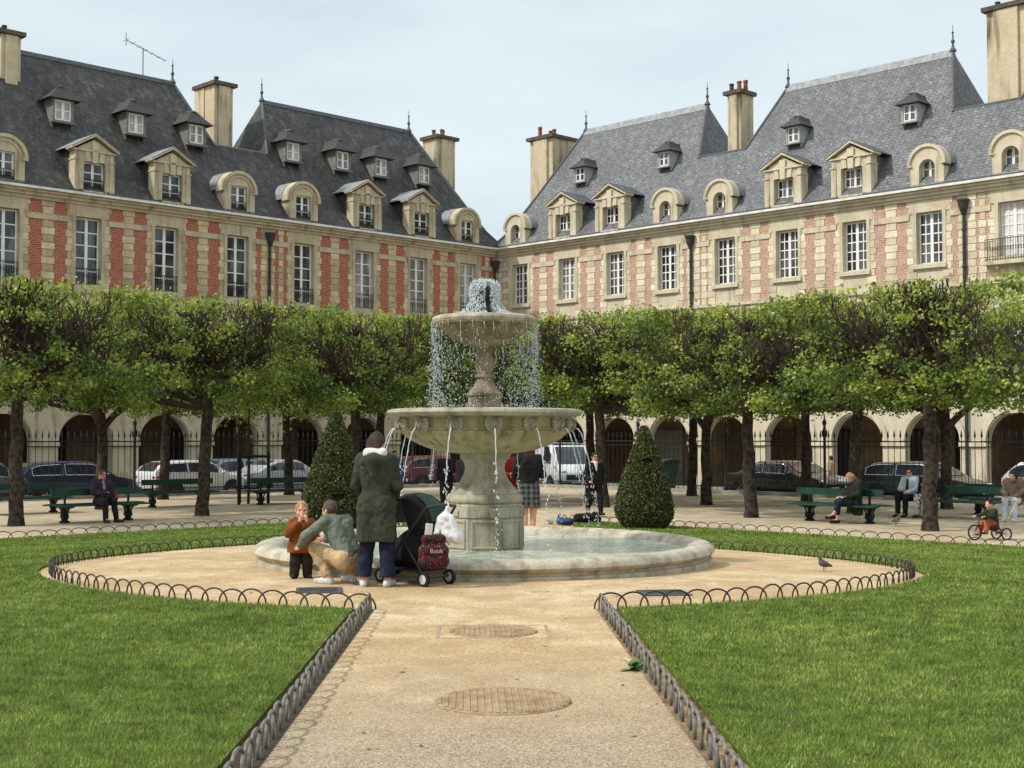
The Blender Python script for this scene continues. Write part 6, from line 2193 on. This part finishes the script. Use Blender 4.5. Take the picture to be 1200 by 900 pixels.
# ---------------------------------------------------------------- pigeons
def pigeon(px, py, rz, label, m, s=1.0):
    p = gp(px, py)
    o = put('pigeon', sdf_mesh('pigeon', [('c', (0, -.03, .155), (0, .07, .125), .062, .048), ('c', (0, .07, .125), (0, .20, .085), .042, .012), ('c', (0, -.055, .18), (0, -.085, .245), .038, .024),
                                          ('e', (0, -.092, .262), (.023, .028, .024)), ('c', (0, -.115, .26), (0, -.135, .252), .008, .003), ('c', (.052, .0, .15), (.03, .16, .11), .022, .008), ('c', (-.052, .0, .15), (-.03, .16, .11), .022, .008),
                                          ('c', (.022, .02, .09), (.024, .02, .012), .009, .006, .01), ('c', (-.022, .02, .09), (-.024, .02, .012), .009, .006, .01),
                                          ('c', (.024, .03, .008), (.026, -.03, .008), .006, .005, .006), ('c', (-.024, .03, .008), (-.026, -.03, .008), .006, .005, .006)], .0075, m, .022), None, p, (0, 0, rz))
    o.scale = (s, s, s)
    tag(o, label, 'pigeon')
    e = MB()
    for q in (-1, 1): e.ball((q * .021, -.1, .267), .004, 6, 4)
    e.build('eyes', EYE, o, True)


M_PIG = mat('pigeon_grey', lin(104, 92, 88), lin(72, 64, 64), scale=22, rough=.7)
pigeon(965, 670, rad(-60), 'grey brown pigeon standing on the sand right of the fountain', M_PIG, .72)
pigeon(1051, 616, rad(20), 'dark pigeon with a pale breast on the gravel before the benches', mat('pigeon_dark', lin(84, 78, 78), lin(150, 142, 138), scale=16, rough=.7), 1.0)

# ---------------------------------------------------------------- wheeled bin by the railings
bp = gp(771, 583); bp = Vector((6.0, 56.0, 0)); bp = at(771, 560, 54.5); bp.z = gz(bp.x, bp.y)
bn = empty('wheeled_bin', bp, RZR, 'large dark green wheeled bin behind the railings', 'bin')
mb = MB(); w0, w1 = .55, .68
vs = [(-w0, -.42, .14), (w0, -.42, .14), (w0, .42, .14), (-w0, .42, .14), (-w1, -.5, 1.2), (w1, -.5, 1.2), (w1, .5, 1.2), (-w1, .5, 1.2)]
mb.add(vs, [(0, 3, 2, 1), (4, 5, 6, 7), (0, 1, 5, 4), (1, 2, 6, 5), (2, 3, 7, 6), (3, 0, 4, 7)])
mb.box(-.72, .72, -.54, -.5, 1.12, 1.2)
M_BIN = mat('bin_green', lin(44, 82, 66), lin(34, 62, 50), rough=.5)
bevel(mb.build('body', M_BIN, bn), .02)
mb = MB(); mb.prism([(-.55, 1.201), (.55, 1.201), (.5, 1.30), (.1, 1.36), (-.5, 1.28)], -.74, .74, 'x'); bevel(mb.build('lid', mat('bin_lid', lin(30, 46, 40), lin(24, 36, 32), rough=.5), bn), .02)
for x in (-.45, .45):
    for y in (-.3, .3):
        mb = MB(); mb.tube([(x - .025, y, .09), (x + .025, y, .09)], .09, 12); mb.build('caster', M_TYRE, bn)
# ================================================================ PARKED VEHICLES
M_CGLASS = mat('car_glass', (.018, .022, .025), (.03, .035, .04), rough=.05, spec=.9)
M_CHROME = mat('car_chrome', lin(200, 202, 204), rough=.2, metal=.9)
M_LAMP = mat('clear_lamp', lin(214, 218, 222), rough=.12, spec=.8)
M_TAIL = mat('red_lamp', (.32, .012, .014), rough=.2, spec=.7)
M_BUMP = mat('black_plastic', (.022, .022, .024), rough=.6)
M_PLATE2 = mat('plate_white', lin(216, 216, 210), rough=.5)


def paint(name, c): return mat(name, c, tuple(x * .9 for x in c), rough=.28, spec=.6, coat=.6)


CT, CH = None, None


def car_wheel():
    global CT, CH
    if CT is None:
        t, h = small_wheel(.315, .2); CT = t
        hb = MB(); hb.prism([(.2 * math.cos(2 * PI * k / 20), .2 * math.sin(2 * PI * k / 20)) for k in range(20)], -.085, .085, 'x')
        for k in range(5):
            a = 2 * PI * k / 5
            for s in (-1, 1): hb.tube([(s * .09, .03 * math.cos(a), .03 * math.sin(a)), (s * .088, .18 * math.cos(a), .18 * math.sin(a))], .022, 5)
        CH = hb.mesh('rim', M_CHROME)
    return CT, CH


def car(p, rz, label, m, kind='hatch', L=4.2, W=1.75, H=1.48, chrome=True):
    """nose towards +y"""
    root = empty('parked_van' if kind == 'van' else 'parked_car', p, rz, label, 'van' if kind == 'van' else 'car', 'vehicles parked on the street')
    if kind == 'van':
        st = [(-.5, .55, 1.0, 1.02, .9), (-.485, .4, 1.05, H, .9), (-.3, .34, 1.1, H, .96), (.05, .32, 1.12, H, .97), (.2, .32, 1.12, H - .02, .97), (.26, .32, 1.12, H - .12, .96), (.36, .32, 1.10, 1.35, .95), (.40, .32, 1.06, 1.07, .95), (.47, .34, .92, .93, .88), (.495, .42, .75, .76, .8)]
    elif kind == 'sedan':
        st = [(-.5, .5, .78, .79, .82), (-.49, .38, .9, .91, .9), (-.36, .3, .93, .95, .96), (-.26, .28, .93, 1.2, .97), (-.14, .28, .93, H - .03, .98), (.02, .28, .92, H, .98), (.10, .28, .91, H - .04, .98), (.25, .28, .9, .96, .97), (.28, .28, .89, .9, .97), (.42, .3, .80, .81, .92), (.49, .38, .66, .67, .82), (.5, .45, .6, .61, .78)]
    else:
        st = [(-.5, .5, .8, .82, .84), (-.492, .36, .93, 1.0, .9), (-.44, .3, .95, 1.25, .95), (-.36, .28, .95, H - .05, .97), (-.12, .28, .94, H, .98), (.05, .28, .93, H - .01, .98), (.12, .28, .92, H - .07, .98), (.27, .28, .9, .97, .97), (.31, .28, .88, .89, .96), (.43, .3, .78, .79, .9), (.49, .38, .64, .65, .8), (.5, .45, .58, .59, .76)]
    body = MB(); rows = []
    hw = W / 2
    for y, zb, zt, zr, wf in st:
        w = hw * wf; tumble = .80 if kind != 'van' else .92
        k = min(max((zr - zt) / .45, 0), 1)
        wr = w * (.96 - (.96 - tumble) * k)
        rows.append([(w * .92, y * L, zb), (w, y * L, zb + .12), (w, y * L, zt * .72), (w * .975, y * L, zt), (wr, y * L, zr - .04 * k), (wr * .82, y * L, zr + .005),
                     (-wr * .82, y * L, zr + .005), (-wr, y * L, zr - .04 * k), (-w * .975, y * L, zt), (-w, y * L, zt * .72), (-w, y * L, zb + .12), (-w * .92, y * L, zb)])
    vs = [v for r_ in rows for v in r_]; fs = []
    n = 12
    for i in range(len(rows) - 1):
        for k in range(n): fs.append((i * n + k, i * n + (k + 1) % n, (i + 1) * n + (k + 1) % n, (i + 1) * n + k))
    fs.append(tuple(range(n))); fs.append(tuple(range((len(rows) - 1) * n + n - 1, (len(rows) - 1) * n - 1, -1)))
    body.add(vs, fs)
    bo = body.build('body', m, root, True)
    # glass: patches lying 6 mm outside the greenhouse
    def at_row(y):
        for i in range(len(st) - 1):
            if st[i][0] <= y <= st[i + 1][0]:
                f = (y - st[i][0]) / (st[i + 1][0] - st[i][0] + 1e-9)
                return [Vector(rows[i][k]).lerp(Vector(rows[i + 1][k]), f) for k in range(n)]
    ys = [s[0] for s in st if s[3] - s[2] > .22]
    y0, y1 = min(ys), max(ys)
    spans = [(y0 + .02, (y0 + y1) / 2 - .01), ((y0 + y1) / 2 + .01, y1 + .035)] if kind != 'van' else [(.10, .30)]
    for s in (0, 1):
        for a_, b_ in spans:
            mb = MB(); q = []
            for j in range(7):
                r_ = at_row(a_ + (b_ - a_) * j / 6)
                lo, hi = (r_[3], r_[4]) if s == 0 else (r_[8], r_[7])
                o = Vector(((1 if s == 0 else -1) * .008, 0, 0))
                q += [lo.lerp(hi, .1) + o, lo.lerp(hi, .9) + o]
            mb.add(q, [(2 * j, 2 * j + 2, 2 * j + 3, 2 * j + 1) for j in range(6)])
            sw_ = mb.build('side_window', M_CGLASS, root)
            loop = [q[2 * j] for j in range(7)] + [q[2 * j + 1] for j in range(6, -1, -1)]; tm = MB(); tm.tube(loop + [loop[0]], .013, 5, cap=False); tm.build('window_trim', M_CHROME if chrome else M_BUMP, sw_)
    def across(ya, yb, nm):
        mb = MB(); q = []
        for j in range(5):
            r_ = at_row(ya + (yb - ya) * j / 4); a_, b_ = r_[5], r_[6]
            up = Vector((0, .012 * (1 if ya > 0 else -1), .014))
            q += [a_ * .96 + Vector((0, a_.y * .04, a_.z * .04)) + up, Vector((b_.x * .96, b_.y, b_.z)) + up]
        mb.add(q, [(2 * j, 2 * j + 2, 2 * j + 3, 2 * j + 1) for j in range(4)]); mb.build(nm, M_CGLASS, root)
    if kind == 'van': across(.205, .385, 'windscreen')
    elif kind == 'sedan': across(.115, .24, 'windscreen'); across(-.255, -.15, 'rear_window')
    else: across(.13, .262, 'windscreen'); across(-.485, -.375, 'rear_window')
    ct, ch = car_wheel()
    for y in (-.31, .31):
        for s in (-1, 1):
            w_ = put('wheel', ct, root, (s * (hw - .10), y * L, .315)); put('rim', ch, w_)
            mb = MB(); mb.prism([(y * L + .39 * math.cos(a), .315 + .39 * math.sin(a)) for a in np.linspace(0, PI, 13)], *sorted((s * (hw - .02), s * (hw + .004))), 'x')
            mb.build('wheel_arch', M_BUMP, root)
    for s in (-1, 1):
        zf = .66 if kind != 'van' else .86
        mb = MB(); mb.ball((s * hw * .66, L * .468, zf), (.19, .13, .085), 12, 8, Matrix.Rotation(-s * rad(28), 3, 'Z')); mb.build('headlight', M_LAMP, root, True)
        mb = MB(); mb.ball((s * hw * .78, -L * .482, .82 if kind != 'van' else 1.0), (.15, .09, .09 if kind != 'van' else .2), 12, 8, Matrix.Rotation(s * rad(30), 3, 'Z')); mb.build('taillight', M_TAIL, root, True)
        mb = MB(); mb.ball((s * (hw + .07), L * .20, .98 if kind != 'van' else 1.25), (.10, .07, .07), 8, 6); mb.build('mirror', m, root, True)
    mb = MB(); mb.box(-.5, .5, L * .487, L * .5 + .012, .42 if kind != 'van' else .5, .53 if kind != 'van' else .72); mb.build('grille', M_BUMP, root)
    mb = MB(); mb.box(-.26, .26, L * .5 + .013, L * .5 + .02, .36, .46); mb.build('number_plate', M_PLATE2, root)
    mb = MB(); mb.box(-.26, .26, -L * .5 - .012, -L * .5 - .004, .62, .72); mb.build('number_plate', M_PLATE2, root)
    mb = MB(); mb.box(-hw * .86, hw * .86, -L * .485, L * .485, .2, .34); mb.build('underside', M_BUMP, root)
    return root


def park(side, t, m, nose, *a, **k):
    d = dL if side == 'L' else dR
    p = LP(side, t, m); p.z += .012
    dd = d * nose
    return car(p, math.atan2(-dd.x, dd.y), *a, **k)


P_BLUE, P_WHITE, P_SILV, P_BLACK = paint('navy_paint', (.012, .020, .06)), paint('white_car_paint', (.72, .72, .72)), paint('silver_paint', (.42, .44, .46)), paint('black_paint', (.014, .014, .016))
P_PALEB, P_GREY, P_RED = paint('pale_blue_paint', (.22, .30, .38)), paint('grey_paint', (.10, .105, .11)), paint('red_paint', (.13, .012, .015))
park('L', t_at('L', 86, 11.3), 11.3, -1, 'navy blue hatchback parked behind the old woman on the bench', P_BLUE, 'hatch', 4.5, 1.8, 1.46)
park('L', t_at('L', -22, 11.3), 11.3, -1, 'dark grey car cut off by the left edge of the photo', P_GREY, 'hatch', 4.2, 1.75, 1.5)
park('L', t_at('L', 226, 11.3), 11.3, -1, 'white and silver hatchback parked behind the straight dark trunk', P_WHITE, 'hatch', 4.1, 1.76, 1.44)
park('L', t_at('L', 262, 4.6), 4.6, 1, 'pale blue car parked by the arcade behind the white hatchback', P_PALEB, 'hatch', 4.2, 1.75, 1.55)
park('L', t_at('L', 330, 11.3), 11.3, -1, 'grey sedan behind the bench by the staked young tree', P_SILV, 'sedan', 4.4, 1.76, 1.42)
park('L', t_at('L', 505, 11.3), 11.3, -1, 'dark red car seen under the big bowl left of the shaft', P_RED, 'hatch', 4.0, 1.72, 1.5)
v = gp(656, 574); v = at(656, 560, 61.5); v.z = gz(v.x, v.y)
car(v, math.atan2(-.28, -.96), 'white van facing us to the right of the fountain shaft', P_WHITE, 'van', 4.9, 1.95, 2.1)
park('R', t_at('R', 918, 11.3), 11.3, 1, 'black sedan parked left of the bench with the reading woman', P_BLACK, 'sedan', 4.5, 1.8, 1.44)
park('R', t_at('R', 936, 4.8), 4.8, 1, 'silver sedan parked by the arcade behind the black sedan', P_SILV, 'sedan', 4.4, 1.76, 1.42)
park('R', t_at('R', 1083, 11.3), 11.3, 1, 'dark green hatchback parked behind the man in the white shirt', paint('dark_green_paint', (.018, .026, .022)), 'hatch', 4.5, 1.82, 1.47)
park('R', t_at('R', 1256, 11.0), 11.0, 1, 'white hatchback cut off by the right edge of the photo', P_WHITE, 'hatch', 4.2, 1.78, 1.55)
# ================================================================ CAMERA AND LIGHT
cd = bpy.data.cameras.new('camera'); cam = bpy.data.objects.new('camera', cd); COL.objects.link(cam)
cd.sensor_width = 36; cd.lens = 36 * FPX / 1200; cd.clip_end = 4000; cd.clip_start = .05
cam.location = (0, 0, CAMH); cam.rotation_euler = (PI / 2 + PITCH, 0, 0)
SC.camera = cam

SUN_EL, SUN_AZ = rad(46), rad(-106)      # azimuth measured from +Y towards +X
sd_ = bpy.data.lights.new('sun', 'SUN'); sd_.energy = 2.6; sd_.angle = rad(3); sd_.color = (1, .955, .89)
so = bpy.data.objects.new('sun', sd_); COL.objects.link(so)
sv = Vector((math.sin(SUN_AZ) * math.cos(SUN_EL), math.cos(SUN_AZ) * math.cos(SUN_EL), math.sin(SUN_EL)))
so.rotation_euler = sv.to_track_quat('Z', 'Y').to_euler(); so.location = sv * 100

w = bpy.data.worlds.new('World'); SC.world = w; w.use_nodes = True
nt = w.node_tree; nt.nodes.clear()
out = nt.nodes.new('ShaderNodeOutputWorld'); bg = nt.nodes.new('ShaderNodeBackground')
sky = nt.nodes.new('ShaderNodeTexSky'); sky.sky_type = 'NISHITA'; sky.sun_disc = False
sky.sun_elevation = SUN_EL; sky.sun_rotation = SUN_AZ; sky.air_density = 1.0; sky.dust_density = 3.0; sky.ozone_density = 1.5
# thin high overcast laid over the blue
tc = nt.nodes.new('ShaderNodeTexCoord'); mp = nt.nodes.new('ShaderNodeMapping'); mp.inputs['Scale'].default_value = (1.5, 1.5, 5)
nz = nt.nodes.new('ShaderNodeTexNoise'); nz.inputs['Scale'].default_value = 1.6; nz.inputs['Detail'].default_value = 5
nt.links.new(tc.outputs['Generated'], mp.inputs[0]); nt.links.new(mp.outputs[0], nz.inputs['Vector'])
mr = nt.nodes.new('ShaderNodeMapRange'); mr.inputs[1].default_value = .35; mr.inputs[2].default_value = .7
mr.inputs[3].default_value = .68; mr.inputs[4].default_value = 1.0
nt.links.new(nz.outputs['Fac'], mr.inputs[0])
mx = nt.nodes.new('ShaderNodeMix'); mx.data_type = 'RGBA'
nt.links.new(mr.outputs[0], mx.inputs[0]); nt.links.new(sky.outputs[0], mx.inputs[6]); mx.inputs[7].default_value = (6.4, 7.25, 7.65, 1)
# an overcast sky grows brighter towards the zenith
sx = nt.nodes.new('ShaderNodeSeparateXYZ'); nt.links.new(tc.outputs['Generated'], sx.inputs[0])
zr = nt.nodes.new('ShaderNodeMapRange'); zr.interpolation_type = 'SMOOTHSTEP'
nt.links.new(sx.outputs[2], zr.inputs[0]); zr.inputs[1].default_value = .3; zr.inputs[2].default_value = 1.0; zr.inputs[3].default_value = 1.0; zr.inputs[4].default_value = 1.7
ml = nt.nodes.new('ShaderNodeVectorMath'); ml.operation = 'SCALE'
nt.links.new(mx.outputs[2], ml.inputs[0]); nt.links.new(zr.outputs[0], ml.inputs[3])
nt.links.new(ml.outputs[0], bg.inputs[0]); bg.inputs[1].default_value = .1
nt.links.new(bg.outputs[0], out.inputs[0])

SC.view_settings.view_transform = 'Standard'; SC.view_settings.look = 'None'
SC.view_settings.gamma = 1; SC.view_settings.exposure = 0.36; SC.view_settings.use_curve_mapping = False
SC.cycles.max_bounces = 6; SC.cycles.diffuse_bounces = 3; SC.cycles.glossy_bounces = 3; SC.cycles.transmission_bounces = 5; SC.cycles.transparent_max_bounces = 8
SC.cycles.use_denoising = True
SC.cycles.sample_clamp_indirect = 6
